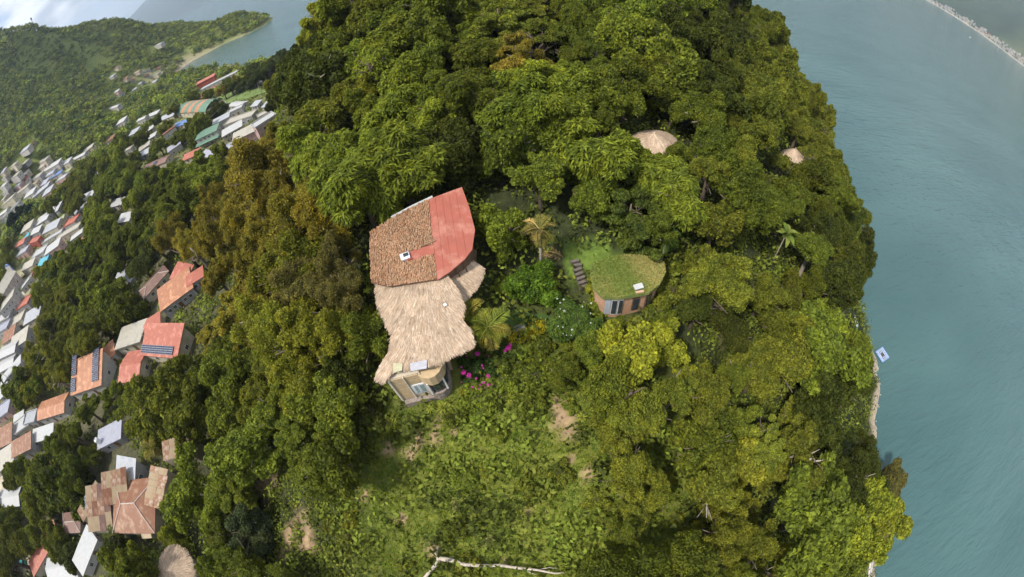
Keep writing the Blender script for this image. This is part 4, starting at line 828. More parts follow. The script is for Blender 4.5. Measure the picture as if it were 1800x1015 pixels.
# ---------------------------------------------------------------- the rest of the village roofs
XH = []; HSPOT = [([(0,300),(40,285),(75,275),(120,285),(110,315),(85,345),(60,345),(0,400)], 26, 14), ([(40,405),(95,370),(135,385),(165,410),(100,440),(30,520),(30,440)], 12, 15), ([(185,190),(250,195),(300,225),(320,300),(240,300),(175,230)], 8, 24), ([(380,182),(470,182),(470,215),(400,262),(385,230)], 8, 15), ([(0,560),(40,530),(60,560),(30,640),(0,740)], 10, 15), ([(0,745),(60,735),(60,800),(0,830)], 5, 22), ([(190,120),(280,115),(280,150),(190,175)], 8, 14)]
for poly, cnt, gap in HSPOT:
    pa = np.array(poly, float); n_ = 0
    for _ in range(cnt*40):
        if n_ >= cnt: break
        px, py = RNG.uniform(pa[:, 0].min(), pa[:, 0].max()), RNG.uniform(pa[:, 1].min(), pa[:, 1].max())
        if not inpoly(np.array([px]), np.array([py]), pa)[0] or any(math.hypot(px-a, py-b) < gap for a, b, *_ in XH) or any(dd > 90 and abs(q[0][0]-px) < 60 and pdist(px, py, q) < 5 for q, dd in OPEN): continue
        g = ground_at(px, py, 3)
        if g is None or g[2] < 1.5: continue
        d_ = float(np.linalg.norm(g-np.array([0, 0, CAM_Z]))); wpx = RNG.uniform(7, 11)*FPX/d_; sl_ = RNG.uniform(.45, .75); a_ = math.atan(sl_)
        rc = ['white', 'grey', 'white', 'concrete', 'red', 'rust', 'lilac', 'grey', 'white', 'concrete'][RNG.integers(10)]; wc = ['white', 'cream', 'beige', 'grey', 'pink', 'white'][RNG.integers(6)]; rf = ['flat', 'shed', 'gable', 'shed'][RNG.integers(4)]
        o = bld((px-wpx/2*math.cos(a_), py+wpx/2*math.sin(a_)), (px+wpx/2*math.cos(a_), py-wpx/2*math.sin(a_)), RNG.uniform(6, 9), RNG.uniform(3, 5.5), rf, rc, wc, '', group=VG, win=2)[0]
        XH.append((px, py, o, rc, wc, rf)); n_ += 1

# ================================================================ LAKE SHORE
g = at_z(1551, 624, .3); o = thing('floating_dock', 'blue framed floating swim dock with open middle, on the lake by the shore', 'dock', g, .15); o.scale = (.66, .66, .66)
M_DB = pm('dock_blue', (.24, .34, .60), (.18, .27, .50), 3, .6); M_DW = pm('dock_white', (.62, .66, .74), None, 3, .6)
for i in range(6): MB().box((-2.1+.84*i, 0, .12), (.30, 4.6, .10)).build('deck_plank', M_DW, o) if i not in (2, 3) else [MB().box((-2.1+.84*i, s*1.6, .12), (.30, 1.4, .10)).build('deck_plank', M_DW, o) for s in (-1, 1)]
for s in (-1, 1):
    MB().box((s*2.4, 0, .08), (.34, 5.0, .34)).build('frame_beam', M_DB, o); MB().box((0, s*2.35, .08), (4.46, .34, .34)).build('frame_beam', M_DB, o); MB().box((0, s*.9, .05), (4.46, .25, .3)).build('cross_beam', M_DB, o)
    MB().tube([(s*1.6, -2.3, -.2), (s*1.6, 2.3, -.2)], .3, 8).build('float', M_DB, o)
for i in range(3): MB().box((-.55+.55*i, 0, -.12), (.35, 1.4, .06)).build('net_frame', M_BARK, o)
def hull_boat(name, label, loc, rz, Lh, Wd, mat, inner):
    o = thing(name, label, 'boat', loc, rz); st = [(-.5, .25), (-.25, .45), (.1, .5), (.35, .33), (.5, .02)]; m = MB(); vs = []
    for x, wq in st: vs += [(x*Lh, -wq*Wd, .35), (x*Lh, -wq*Wd*.6, -.1), (x*Lh, wq*Wd*.6, -.1), (x*Lh, wq*Wd, .35)]
    m.add(vs, [(4*i+a, 4*i+a+1, 4*i+a+5, 4*i+a+4) for i in range(4) for a in range(3)]+[(0, 3, 2, 1), (16, 17, 18, 19)]); m.build('hull', mat, o)
    MB().prism([(x*Lh*.9, -wq*Wd*.8, .30) for x, wq in st]+[(x*Lh*.9, wq*Wd*.8, .30) for x, wq in st[::-1]], .05).build('deck', inner, o); return o
g = ground_at(1503, 566, .1); hull_boat('kayak', 'small turquoise boat pulled up on the pebble beach by trees', (g[0], g[1], max(g[2], 0)+.15), 1.2, 3.6, .9, pm('turquoise_paint', (.12, .45, .45), None, 3, .5), M_DW)
g = at_z(1705, 66, .2); b = hull_boat('motor_boat', 'white motor boat out on the lake before the far town', g, .6, 16, 5, MATS['white_paint'], MATS['white_paint']); MB().box((-1, 0, 1.2), (6, 3.6, 2)).build('cabin', MATS['white_paint'], b)
q = ground_at(1529, 1000, 1.0); o = thing('retaining_wall', 'pale concrete shore wall and steps at the bottom right', 'wall', (q[0], q[1], max(q[2], .2)), 1.15)
M_PC = pm('pale_concrete', (.62, .57, .50), (.52, .47, .41), 1.5, .9, .2); MB().box((0, 0, -.2), (7.5, .5, 2.4)).build('wall', M_PC, o)
for k in range(4): MB().box((2.2+.5*k, -.9, .2-.35*k), (.5, 1.3, .35)).build('step', M_PC, o)
MB().box((-1.0, -.75, .7), (4.5, .35, .12)).build('plank', pm('grey_plank', (.5, .48, .45)), o); keep_open([(1518,985),(1540,975),(1545,1015),(1520,1015)], 115)
for poly in ([(1500,528),(1512,540),(1514,575),(1502,575)], [(1512,725),(1540,708),(1552,720),(1550,790),(1532,775)], [(1540,606),(1570,606),(1570,642),(1540,642)]): keep_open(poly, 122)

# ================================================================ GARDEN PLANTS
def frond_mesh(name, mat, Lf, nleaf, ll, lw, arch, seed):
    rng = np.random.default_rng(seed); t = np.linspace(.08, 1, nleaf); cx = t*Lf; cz = arch*Lf*(np.sin(t*2.1)*.75-t**2*1.0); parts = []
    for s in (-1, 1):
        P = np.stack([cx, np.zeros(nleaf), cz], -1); env = np.sin(np.clip(t*.9+.12, 0, 1)*math.pi)**.6; d = np.stack([np.full(nleaf, .55), s*np.ones(nleaf), np.full(nleaf, -.35)], -1)+rng.normal(0, .12, (nleaf, 3)); d /= np.linalg.norm(d, axis=1, keepdims=True)
        l = ll*env*rng.uniform(.8, 1.15, nleaf); parts.append(leaf_quads(P+d*l[:, None]*.5, np.stack([np.full(nleaf, -.2), np.full(nleaf, -s*.3), np.ones(nleaf)], -1), l, lw, rng, .12, d.copy()))
    V, F = merge(parts); P = [(a, 0, b) for a, b in zip(cx[::6], cz[::6])]; m = MB().tube([(0, 0, 0)]+P, [.035]+[.03*(1-.8*i/len(P)) for i in range(len(P))], 4)
    V2, F2 = np.array(m.v), np.array([f for f in m.f if len(f) == 4]); V, F = merge([(V, F), (V2, F2)]); return mesh_np(name, V, F, mat)
FROND = [frond_mesh('frond', M_LEAF, 1.0, 60, .36, .024, .45, i) for i in range(3)]
def palm(px, py, H, Lf, n, cols, label, lean=(0, 0), hang=0, up=1.0):
    g = ground_at(px, py, H); o = thing('palm', label, 'palm', (g[0], g[1], g[2]-.3), 0, 'palms')
    MB().tube([(0, 0, -.3), (lean[0]*.4, lean[1]*.4, H*.5), (lean[0], lean[1], H)], [.2, .14, .12], 8).build('trunk', M_BARKP, o, smooth=True)
    for i in range(n):
        f = link('frond', FROND[i % 3], o, (lean[0], lean[1], H-.1)); el = RNG.uniform(-.35, .75) if i >= hang else RNG.uniform(-1.3, -.9); f.rotation_euler = (RNG.uniform(-.4, .4), -el*up, i*2.399+RNG.uniform(-.2, .2)); s = Lf*RNG.uniform(.8, 1.12); f.scale = (s, s, s)
        c = cols[RNG.integers(len(cols))]; v = RNG.uniform(.8, 1.2); f.color = (c[0]*v, c[1]*v, c[2]*v, 1)
    return o
palm(947, 402, 7.2, 2.3, 15, [(.44, .35, .17), (.38, .30, .14), (.28, .23, .10), (.20, .19, .06)], 'dried golden palm with drooping fronds above the garden lawn', (.1, .2), 6)
palm(853, 572, 4.6, 2.5, 16, [(.22, .24, .05), (.15, .19, .035), (.30, .26, .07)], 'yellow green palm at the right edge of the thatched roof', (.2, -.1), 4)
palm(823, 548, 4.0, 2.2, 14, [(.15, .18, .03), (.25, .23, .06)], 'smaller palm between the thatched roof and the yellow green palm', (0, 0), 2)
palm(1172, 420, 4.0, 2.0, 12, [(.06, .10, .02)], 'dark green palm in shade above the grass roof')
palm(195, 942, 3.6, 2.4, 16, [(.10, .13, .03), (.2, .18, .05)], 'palm with arching fronds in front of the rusty tin roofs', (0, 0), 2)
palm(262, 787, 5.0, 2.6, 12, [(.22, .19, .05), (.14, .14, .03)], 'yellowing palm between grey roof and tan tin roof', (0, 0), 2)
g = ground_at(990, 456); f = tag(link('fallen_palm_frond', FROND[0], None, g+np.array([0, 0, .35]), 2.7, (3, 3, 3)), 'dry grey fallen palm frond beside the stone steps', 'palm frond'); f.color = (.30, .22, .14, 1)
# banana
def blade(Lf, Wd, mat, n=7, arch=.5):
    m = MB(); vs = []
    for i in range(n):
        t = i/(n-1); wq = Wd*math.sin(math.pi*min(1, t*.92+.05))**.7; x, z = t*Lf*(1-.15*t), arch*Lf*(math.sin(t*2.0)*.8-t*t*.9); vs += [(x, -wq, z+.12*wq), (x, 0, z), (x, wq, z+.12*wq)]
    m.add(vs, [(3*i+a, 3*i+a+1, 3*i+a+4, 3*i+a+3) for i in range(n-1) for a in (0, 1)]); return m.mesh('leaf_blade', mat, True)
BAN = blade(1, .16, M_LEAF, 8, .55); SPK = blade(1, .055, M_LEAF, 4, .25)
def rosette(name, cat, px, py, n, Lf, mesh, cols, label, H=.3, els=(.1, 1.2), group=None, mat=M_BARKP):
    g = ground_at(px, py, H); o = thing(name, label, cat, g, 0, group); MB().tube([(0, 0, -.3), (0, 0, H)], [.12, .09], 6).build('stem', mat, o)
    for i in range(n):
        f = link('leaf', mesh, o, (0, 0, H)); f.rotation_euler = (RNG.uniform(-.3, .3), -RNG.uniform(*els), i*2.399); s = Lf*RNG.uniform(.8, 1.15); f.scale = (s, s, s); c = cols[i % len(cols)]; f.color = (*c, 1)
    return o
rosette('banana_plant', 'banana plant', 1380, 416, 10, 2.4, BAN, [(.12, .17, .04), (.17, .20, .06)], 'banana plant with long pale leaves on the lake slope', 5.0, (-.1, .9)); keep_open([(1365,390),(1395,390),(1395,430),(1370,430)], 82)
YU = [(.22, .26, .05), (.30, .31, .07), (.17, .22, .04)]
for px, py, s, lb in ((1019,688,.85,'yellow green yucca above the bare earth patch right of the meadow'),(1024,735,.8,'yellow green yucca at the right edge of the bare earth patch'),(1003,705,.6,'smallest yucca touching the top of the bare earth patch'),(896,702,.9,'yucca among shrubs halfway between house front and bare patch'),(780,717,.95,'spiky yucca right below the rounded bay of the adobe front'),(758,719,.8,'yucca just left of the spiky one below the adobe front'),(694,735,.75,'yucca below the left corner of the adobe front'),(876,690,.7,'yucca just left of the one among shrubs below the garden'),(835,585,.6,'young yucca at the thatched roof edge under the palms')):
    rosette('yucca', 'yucca', px, py, 30, s, SPK, YU, lb, .35, (.0, 1.35), 'yuccas around the meadow top')
rosette('agave', 'agave', 1142, 573, 22, .9, SPK, [(.16, .22, .18), (.22, .28, .22)], 'blue grey agave in front of the brick house', .15, (.1, 1.2))
# blossoms
M_MAG = pm('magenta_bract', (.62, .03, .36), (.50, .02, .28), 5, .7); M_WHB = pm('white_petal', (.55, .56, .48), None, 5, .7)
def blob_leaves(n, size, mat, seed, sq=.8):
    rng = np.random.default_rng(seed); d = unit(rng, n); V, F = leaf_quads(d*rng.uniform(.5, 1, n)[:, None]*np.array([1, 1, sq]), d+rng.normal(0, .4, (n, 3)), size, size*.8, rng); return mesh_np('blossom', V, F, mat)
MAG = [blob_leaves(90, .34, M_MAG, i) for i in range(3)]; WHB = blob_leaves(14, 1.0, M_WHB, 5, .4)
def bush(px, py, Rr, col, label, up=.8, style='shrub', name='shrub', cat='shrub', group=None, flat=.8):
    g = ground_at(px, py, up); return tree(g[0], g[1], Rr*1.3, Rr, style, col, name, label, group, cat, flat=flat)
BG = bush(838, 642, 2.0, (.045, .08, .02), 'bougainvillea with magenta blossom beside the adobe front', 1.2, name='bougainvillea')
def blossoms(o, spots, meshes, size, up, name='blossom_cluster'):
    for (px, py, s) in spots:
        g = ground_at(px, py, up); k = link(name, meshes[RNG.integers(len(meshes))], o, None, RNG.uniform(0, 6)); k.scale = (size*s,)*3; m = o.matrix_basis.inverted() @ Vector((g[0], g[1], g[2]+up)); k.location = m
blossoms(BG, [(839,622,1.1),(815,655,1.1),(824,660,1.2),(858,661,.9)]+[(800+RNG.uniform(0, 64), 632+RNG.uniform(-14, 56), RNG.uniform(.3, .7)) for _ in range(16)], MAG, .27, 1.9)
BG2 = bush(882, 618, 1.4, (.06, .09, .02), 'low shrub with one magenta blossom head below the yellow hedge', .8, name='bougainvillea'); blossoms(BG2, ((893,612,1.0),(888,617,.5),(897,606,.5)), MAG, .42, 1.5)
PLM = bush(1010, 558, 2.9, (.085, .135, .03), 'plumeria tree dotted with white flowers beside the brick house', 2.4, 'feathery', 'plumeria_tree', 'tree', flat=.8)
blossoms(PLM, [(995+RNG.uniform(-20, 48), 560+RNG.uniform(-36, 36), RNG.uniform(.6, 1.3)) for _ in range(18)], [WHB], .10, 4.3, 'blossom')
# yellow hedge, bench, steps
pts = [ground_at(*p) for p in ((902,600),(915,596),(930,590),(945,583),(956,577))]; o = thing('yellow_hedge', 'clipped yellow hedge along the garden lawn', 'hedge', pts[2]); P_ = []
for a, b in zip(pts, pts[1:]):
    n = 1100; t = RNG.uniform(0, 1, n)[:, None]; P_.append(a+(b-a)*t+RNG.normal(size=(n, 3))*np.array([.34, .34, .22])+np.array([0, 0, .6]))
P_ = np.vstack(P_)-pts[2]; V, F = leaf_quads(P_, RNG.normal(size=P_.shape)+np.array([0, 0, .8]), .16, .1, RNG); k = link('foliage', mesh_np('hedge_leaves', V, F, M_LEAF), o); k.color = (.46, .40, .03, 1)
MB().tube([tuple(p-pts[2]+np.array([0, -.3, 0])) for p in pts], .14, 5).build('stone_edging', MATS['field_stone'], o)
g = ground_at(914, 580, .4); o = thing('garden_bench', 'small grey board bench at the lawn edge by the yellow hedge', 'bench', g, .3); MB().box((0, 0, .42), (1.3, .5, .06)).build('seat', pm('grey_board', (.36, .36, .38)), o); MB().box((0, .28, .7), (1.3, .05, .4)).build('backrest', MATS['grey_board'], o)
for s in (-1, 1): MB().box((s*.5, 0, .15), (.08, .4, .5)).build('leg', M_BARK, o)
g = ground_at(1018, 486); o = thing('garden_steps', 'weathered stone steps left of the grass roof', 'steps', g, .1)
for k in range(7): MB().box((RNG.uniform(-.1, .1), -1.5+.5*k, -.2+.17*k), (1.0, .34, .5), RNG.uniform(-.15, .15)).build('step', pm('worn_step', (.17, .14, .115), (.10, .085, .07), 3, .95, .4), o)
# fallen dead tree across the meadow
def tube_on(o, base, pts, rad, name, mat, up=.25):
    W_ = [ground_at(*p) + np.array([0, 0, up]) for p in pts]; MB().tube([tuple(q-base) for q in W_], rad, 8).build(name, mat, o, smooth=True)
b0 = ground_at(772, 982); o = thing('fallen_dead_tree', 'bleached fallen dead tree lying across the bottom of the meadow', 'dead tree', b0); M_DEAD = pm('dead_wood', (.52, .45, .36), (.34, .28, .22), 4, .9, .4, stretch=(1, 1, 1))
tube_on(o, b0, [(772,982),(795,985),(820,993),(850,995),(880,994),(915,999),(945,1002),(975,1008),(1000,1006)], [.26, .24, .2, .18, .16, .14, .12, .09, .04], 'trunk', M_DEAD, .7); tube_on(o, b0, [(776,984),(768,995),(758,1006),(748,1018)], [.22, .2, .18, .16], 'branch', M_DEAD, .65)
tube_on(o, b0, [(772,984),(768,974),(772,962)], [.2, .16, .12], 'root', M_DEAD, .4); tube_on(o, b0, [(915,999),(935,1008),(950,1012)], [.06, .04, .02], 'branch', M_DEAD, .3); tube_on(o, b0, [(945,1002),(965,998),(985,1000)], [.06, .04, .015], 'branch', M_DEAD, .5)
for px, py, s, lb in ((1100,815,2.6,'bare grey twiggy bush right of the meadow'),(255,592,4.0,'bare leafless tree in front of the flat concrete roof'),(745,245,6.0,'bare pale branches of a dead tree above the tile roof')):
    g = ground_at(px, py, s*.5); o = thing('dead_tree', lb, 'dead tree', g, RNG.uniform(0, 6), 'bare dead trees'); link('trunk', TRUNKP[0], o, None, None, (s*1.5, s*1.5, s)); link('limbs', TRUNKP[1], o, None, 1.0, (s*1.3, s*1.3, s*.9))
for px, py, Rr, cl, lb in ((1052,498,1.5,LM,'yellow green bush on the left rim of the grass roof'),(1066,520,1.2,YO,'yellowish bush hanging over the grass roof front'),(1048,535,1.5,BR,'bright shrub between plumeria and brick house'),(1085,572,1.4,MD,'dark shrub below the brick house windows'),(1122,574,1.5,OL,'olive shrub below the brick house right window'),(1160,545,1.9,MD,'leafy shrub hiding the right end of the brick house'),(1180,505,2.2,OL,'olive shrub beside the grass roof rim'),(1172,470,1.6,MD,'dark shrub at the top right rim of the grass roof'),
        (1035,605,1.8,BR,'bright shrub below the plumeria tree'),(1075,630,2.0,BR,'large bright shrub below the brick house'),(985,640,1.6,MD,'mid green shrub below the yellow hedge'),(940,655,2.0,MD,'broad green shrub right of the bougainvillea'),(880,665,1.7,BR,'bright shrub between bougainvillea and the yuccas'),(835,695,1.9,BR,'bright leafy shrub below the bougainvillea'),(930,700,1.7,MD,'green shrub above the meadow right of the yucca'),(800,730,1.3,MD,'low shrub below the adobe front yuccas'),(650,720,2.2,DK,'dark shrub at the lower left of the adobe front'),(600,745,2.4,MD,'rounded shrub left of the adobe front at the meadow edge')):
    bush(px, py, Rr, cl, lb, Rr*.7)
# rocks at the water's edge
RK = []
for k in range(4):
    bm = bmesh.new(); bmesh.ops.create_icosphere(bm, subdivisions=2, radius=1)
    for v_ in bm.verts: v_.co *= 1+.25*math.sin(v_.co.x*3.1+k)+.2*math.sin(v_.co.y*4+k*2)*math.cos(v_.co.z*3)
    me = bpy.data.meshes.new('rock'); bm.to_mesh(me); bm.free(); me.materials.append(pm('shore_rock', (.40, .35, .29), (.22, .19, .16), 3, .95, .5)); RK.append(me)
rk = 0
for _ in range(900):
    x_, y_ = RNG.uniform(55, 92), RNG.uniform(-28, 42); z_ = h1(x_, y_)
    if -.25 < z_ < .35 and rk < 46:
        s_ = RNG.uniform(.25, .8); tag(link('shore_rock', RK[rk % 4], None, (x_, y_, z_+.05), RNG.uniform(0, 6), (s_, s_*RNG.uniform(.6, 1.1), s_*.6)), 'small pale rock lying at the water line below the headland', 'rock', 'rocks along the lake edge'); rk += 1
# path edge wall, lower left
P_ = [ground_at(*p) for p in ((437,853),(450,842),(466,829),(482,819))]; o = thing('garden_wall', 'thin pale wall edging the bare earth terrace', 'wall', P_[0])
for a, b in zip(P_, P_[1:]): d = b-a; MB().box(tuple((a+b)/2-P_[0]+np.array([0, 0, .2])), (float(np.hypot(d[0], d[1]))+.1, .22, .9), math.atan2(d[1], d[0])).build('wall_section', M_PC, o)
# vehicles, mast, poles and wires
M_TYRE = pm('tyre', (.03, .03, .03), None, 3, .9)
def tuktuk(px, py, mat, label, rz):
    g = ground_at(px, py); o = thing('three_wheeler', label, 'vehicle', g, rz, 'three wheelers'); MB().prism([(-1.2, -.65, .9), (-1.2, .65, .9), (.6, .65, .9), (1.2, .3, .8), (1.2, -.3, .8), (.6, -.65, .9)], .6).build('body', mat, o); MB().prism([(-1.1, -.65, 1.75), (-1.1, .65, 1.75), (.6, .6, 1.7), (.6, -.6, 1.7)], .12).build('roof', mat, o)
    for s in (-1, 1): MB().tube([(-.75, s*.55, .25), (-.75, s*.68, .25)], .25, 10).build('wheel', M_TYRE, o); MB().box((.55, s*.55, 1.25), (.06, .06, .8)).build('post', M_TYRE, o)
    MB().tube([(.95, -.06, .25), (.95, .06, .25)], .25, 10).build('wheel', M_TYRE, o); MB().box((.7, 0, 1.15), (.04, 1.0, .5)).build('windscreen', M_GLASS, o)
tuktuk(11, 638, pm('paint_red', (.5, .05, .06), None, 3, .4), 'red three wheeler on the dirt street at the left edge', 1.0); tuktuk(21, 601, pm('paint_blue', (.08, .18, .5), None, 3, .4), 'blue three wheeler beside the white roofs on the dirt street', 1.4); tuktuk(45, 990, pm('paint_teal', (.05, .34, .30), None, 3, .4), 'turquoise three wheeler in the yard at the lower left', .2)
g = ground_at(62, 51); o = thing('antenna_mast', 'thin antenna mast on the crest of the far hill', 'antenna', g)
MB().tube([(0, 0, 0), (0, 0, 20)], [.5, .3], 6).build('mast', M_BARK, o); MB().box((0, 0, 18.5), (1.8, 1.8, 3.5)).build('antenna_head', M_BARK, o)
M_WIRE = pm('wire', (.30, .30, .30), None, 3, .6)
def at_d(px, py, d): return ray(px, py)*d+np.array([0, 0, CAM_Z])
def wire(a, b, label, sag=1.5, r=.035):
    a, b = np.array(a), np.array(b); tag(MB().tube([tuple((a+(b-a)*t+np.array([0, 0, -4*sag*t*(1-t)]))-a) for t in np.linspace(0, 1, 25)], r, 4).build('power_line', M_WIRE, None, a), label, 'wire', 'power lines')
def pole(top, H, label):
    g = h1(top[0], top[1]); o = thing('utility_pole', label, 'pole', (top[0], top[1], g), 0, 'utility poles'); Hh_ = top[2]-g; MB().tube([(0, 0, -.5), (0, 0, Hh_)], [.16, .11], 8).build('post', M_PC, o); MB().box((0, 0, Hh_-.5), (1.6, .1, .1), .7).build('crossarm', M_BARK, o)
    for s in (-1, 0, 1): MB().tube([(s*.55*math.cos(.7), s*.55*math.sin(.7), Hh_-.45), (s*.55*math.cos(.7), s*.55*math.sin(.7), Hh_-.2)], .06, 6).build('insulator', MATS['white_paint'], o)
g = ground_at(189, 551, 8.0); T1 = np.array([g[0], g[1], g[2]+8.0]); pole(T1, 8, 'concrete utility pole between dark trees and the flat concrete roof')
g2 = ground_at(2, 655, 8.0); T2 = np.array([g2[0], g2[1], g2[2]+8.0]); pole(T2, 8, 'concrete utility pole at the left edge beside the dirt street')
wire(T1, T2, 'lower power line from the utility pole down to the street', 1.2); wire(T1+np.array([.4, .4, 0]), T2+np.array([.4, .4, .0]), 'upper power line from the utility pole down to the street', .8)
g3 = ground_at(505, 85, 11); g4 = ground_at(60, 640, 9); wire(g3+np.array([0, 0, 11]), g4+np.array([0, 0, 9]), 'long power line from the headland trees across the grove', 1.0, .04)
# far town across the lake
FB = [MB().box((0, 0, .4), (1, 1, 1.4)).mesh('house', wallmat(c_)) for c_ in ('white', 'cream', 'beige', 'white', 'grey')]+[MB().box((0, 0, .4), (1, 1, 1.4)).mesh('house', roofmat('red'))]
for i in range(280):
    a = RNG.uniform(51, 71); d0 = abs(RNG.normal(0, 60+9*(a-51)))+22
    if d0 > 260: d0 = RNG.uniform(22, 200)
    r = shore_right(a)+d0; z = np.interp(d0, [0, 12, 200, 420], [.2, 2.5, 26, 55]); s = RNG.uniform(8, 19)
    o = link('distant_house', FB[RNG.choice(6, p=[.3, .25, .18, .15, .07, .05])], None, (r*math.sin(R(a)), r*math.cos(R(a)), z), RNG.uniform(0, 3), (s, s*RNG.uniform(.6, 1.2), RNG.uniform(6, 13)))
    tag(o, 'tiny pale house in the far town along the opposite shore', 'house', 'houses of the town across the lake')

# ================================================================ WOODS: every tree an individual
keep_open([(640,765),(720,728),(800,745),(900,720),(960,690),(1030,700),(1042,800),(1045,880),(1015,1030),(560,1030),(610,930),(625,840)], 60)     # meadow
keep_open([(432,845),(490,815),(515,870),(560,930),(548,985),(470,990),(445,900)], 75)                                                              # bare terrace
keep_open([(870,540),(960,470),(985,440),(1040,432),(1170,438),(1176,530),(1150,570),(1060,575),(960,612),(890,625)], 50)                          # garden
keep_open([(775,640),(835,600),(905,600),(960,600),(940,690),(800,720)], 50); keep_open([(918,370),(985,370),(975,470),(925,440)], 52)
PLACED = []
EDGE = np.array([(0,1350),(90,1400),(150,1428),(210,1462),(280,1480),(360,1500),(440,1532),(500,1512),(545,1500),(575,1512),(612,1532),(640,1540),(690,1540),(730,1512),(790,1535),(820,1560),(860,1600),(930,1595),(1015,1560)], float)
_PA = np.zeros((3000, 3)); _PN = [0]
def far_enough(x, y, Rr, k):
    while _PN[0] < len(PLACED): _PA[_PN[0]] = PLACED[_PN[0]]; _PN[0] += 1
    p = _PA[:_PN[0]]; return bool(((x-p[:, 0])**2+(y-p[:, 1])**2 > (k*(Rr+p[:, 2]))**2).all())
FP = [([(float(q[0]), float(q[1])) for q in poly], float(np.mean([q[0] for q in poly])), float(np.mean([q[1] for q in poly]))) for poly in FOOT]
def off_plan(x, y, m):
    for p, cx, cy_ in FP:
        if abs(x-cx) < 20 and abs(y-cy_) < 20 and pdist(x, y, p) < m: return False
    return True
def sees(x, y, z):
    t = np.linspace(.4, .93, 12); return bool((hgt(x*t, y*t)+.8 < CAM_Z+(z-CAM_Z)*t).all())
HERO = [
 (1112,272,2.4,5.5,'round',BR,'bright tree hiding the left of the ridge thatched roof'),(1192,268,2.2,5.5,'fine',MD,'mid green tree hiding the right of the ridge thatched roof'),(1150,292,2.3,4.5,'feathery',BR,'bright feathery tree right below the ridge thatched roof'),(1374,288,2.2,5,'fine',OL,'olive tree hiding the left of the small pointed thatch'),(1418,292,1.9,4.5,'fine',MD,'mid green tree hiding the right of the small pointed thatch'),
 # picture point of the crown, crown radius, height, habit, colour, label
 (450,315,9.6,17,'airy',(.235,.195,.034),'largest olive yellow thin leaved tree, left of the clay tile roof'),(385,395,7.2,14,'airy',(.21,.18,.03),'olive thin leaved tree leaning over the village, left of the largest one'),(520,400,6.6,13,'airy',(.19,.17,.03),'olive tree between the largest thin leaved one and the tile roof'),
 (585,498,3.6,8,'airy',BN,'brown twiggy half bare tree left of the clay tile roof'),(640,590,3.6,7.5,'fine',MD,'dark dense tree touching the left of the thatched roof'),(600,660,3.2,6.5,'round',DK,'dark shrubby tree left of the adobe front'),
 (915,92,4.6,12,'layered',GD,'golden brown tree standing above the green canopy on the ridge'),(880,402,3.0,6.5,'round',BR,'bright green tree right of the red sheet roof'),(935,508,3.0,4.8,'round',(.10,.17,.022),'bright green rounded tree on the garden lawn below the dry palm'),
 (1545,925,6.2,10,'round',LM,'big lime green tree hanging over the water, bottom right'),(1562,852,4.6,8,'fine',BN,'brown crowned tree over the water above the lime green one'),
 (38,388,13,14,'round',(.016,.034,.012),'huge dark domed tree in the upper left village'),(105,850,9.5,14,'round',(.085,.105,.018),'huge dark green tree left of the rusty tin roofs'),(268,712,7.2,12,'round',OL,'large olive green tree below the red roof with solar row'),(432,932,4.6,8,'layered',(.065,.085,.04),'grey green tree with pale leaf tips beside the bare terrace'),
 (85,600,8.5,13,'airy',(.11,.115,.03),'wide grey olive tree below the church'),(60,625,6,9,'airy',YO,'yellowish tree beside the long white street roof'),(250,470,6.5,12,'fine',(.07,.085,.018),'dark tree behind the brown hipped roof'),(330,860,5.0,9,'round',BR,'bright green tree covering the right of the rusty tin roofs'),
 (380,192,6.5,11,'round',DK,'dark round tree at the right end of the striped sports hall'),(740,60,5.5,12,'round',MD,'broad mid green tree at the top edge left of the golden one'),(570,30,5.5,13,'feathery',LM,'yellow green feathery tree at the top left corner of the headland'),(505,120,5.0,10,'round',(.015,.032,.010),'near black green tree on the headland edge above the olive yellow one'),
 (690,190,5.2,11,'feathery',BR,'bright feathery tree above the clay tile roof'),(600,275,5.2,11,'feathery',BR,'bright feathery tree between the olive yellow tree and the tile roof'),(560,200,5.0,12,'feathery',OL,'olive feathery tree above the largest olive yellow one'),
 (1045,275,5.0,10,'feathery',BR,'bright feathery tree left of the ridge thatched roof'),(1185,335,4.6,9,'feathery',BR,'bright feathery tree below the ridge thatched roof'),(1105,385,4.6,7,'layered',(.075,.10,.02),'spreading tree shading the top of the grass roof'),(1160,608,3.0,4.5,'round',LM,'yellow green bushy tree below the brick house'),
 (100,945,5.0,8,'fine',OL,'olive tree beside the brick red roof, lower left'),(122,975,3.6,6.5,'round',DK,'small dark round tree between brick red and white roofs'),(300,950,3.2,5,'fine',LM,'yellow green bush above the round grey thatched roof'),(390,930,3.4,6,'layered',(.06,.08,.04),'pale tipped tree just left of the bare terrace'),
]
for px, py, Rr, H, st, col, lb in HERO:
    g = ground_at(px, py, H-Rr*.85)
    if g is not None: tree(g[0], g[1], H, Rr, st, col, None, lb); PLACED.append((g[0], g[1], Rr*.95))
N_HERO = len(TREES)
LBL = []   # trees that still need their label
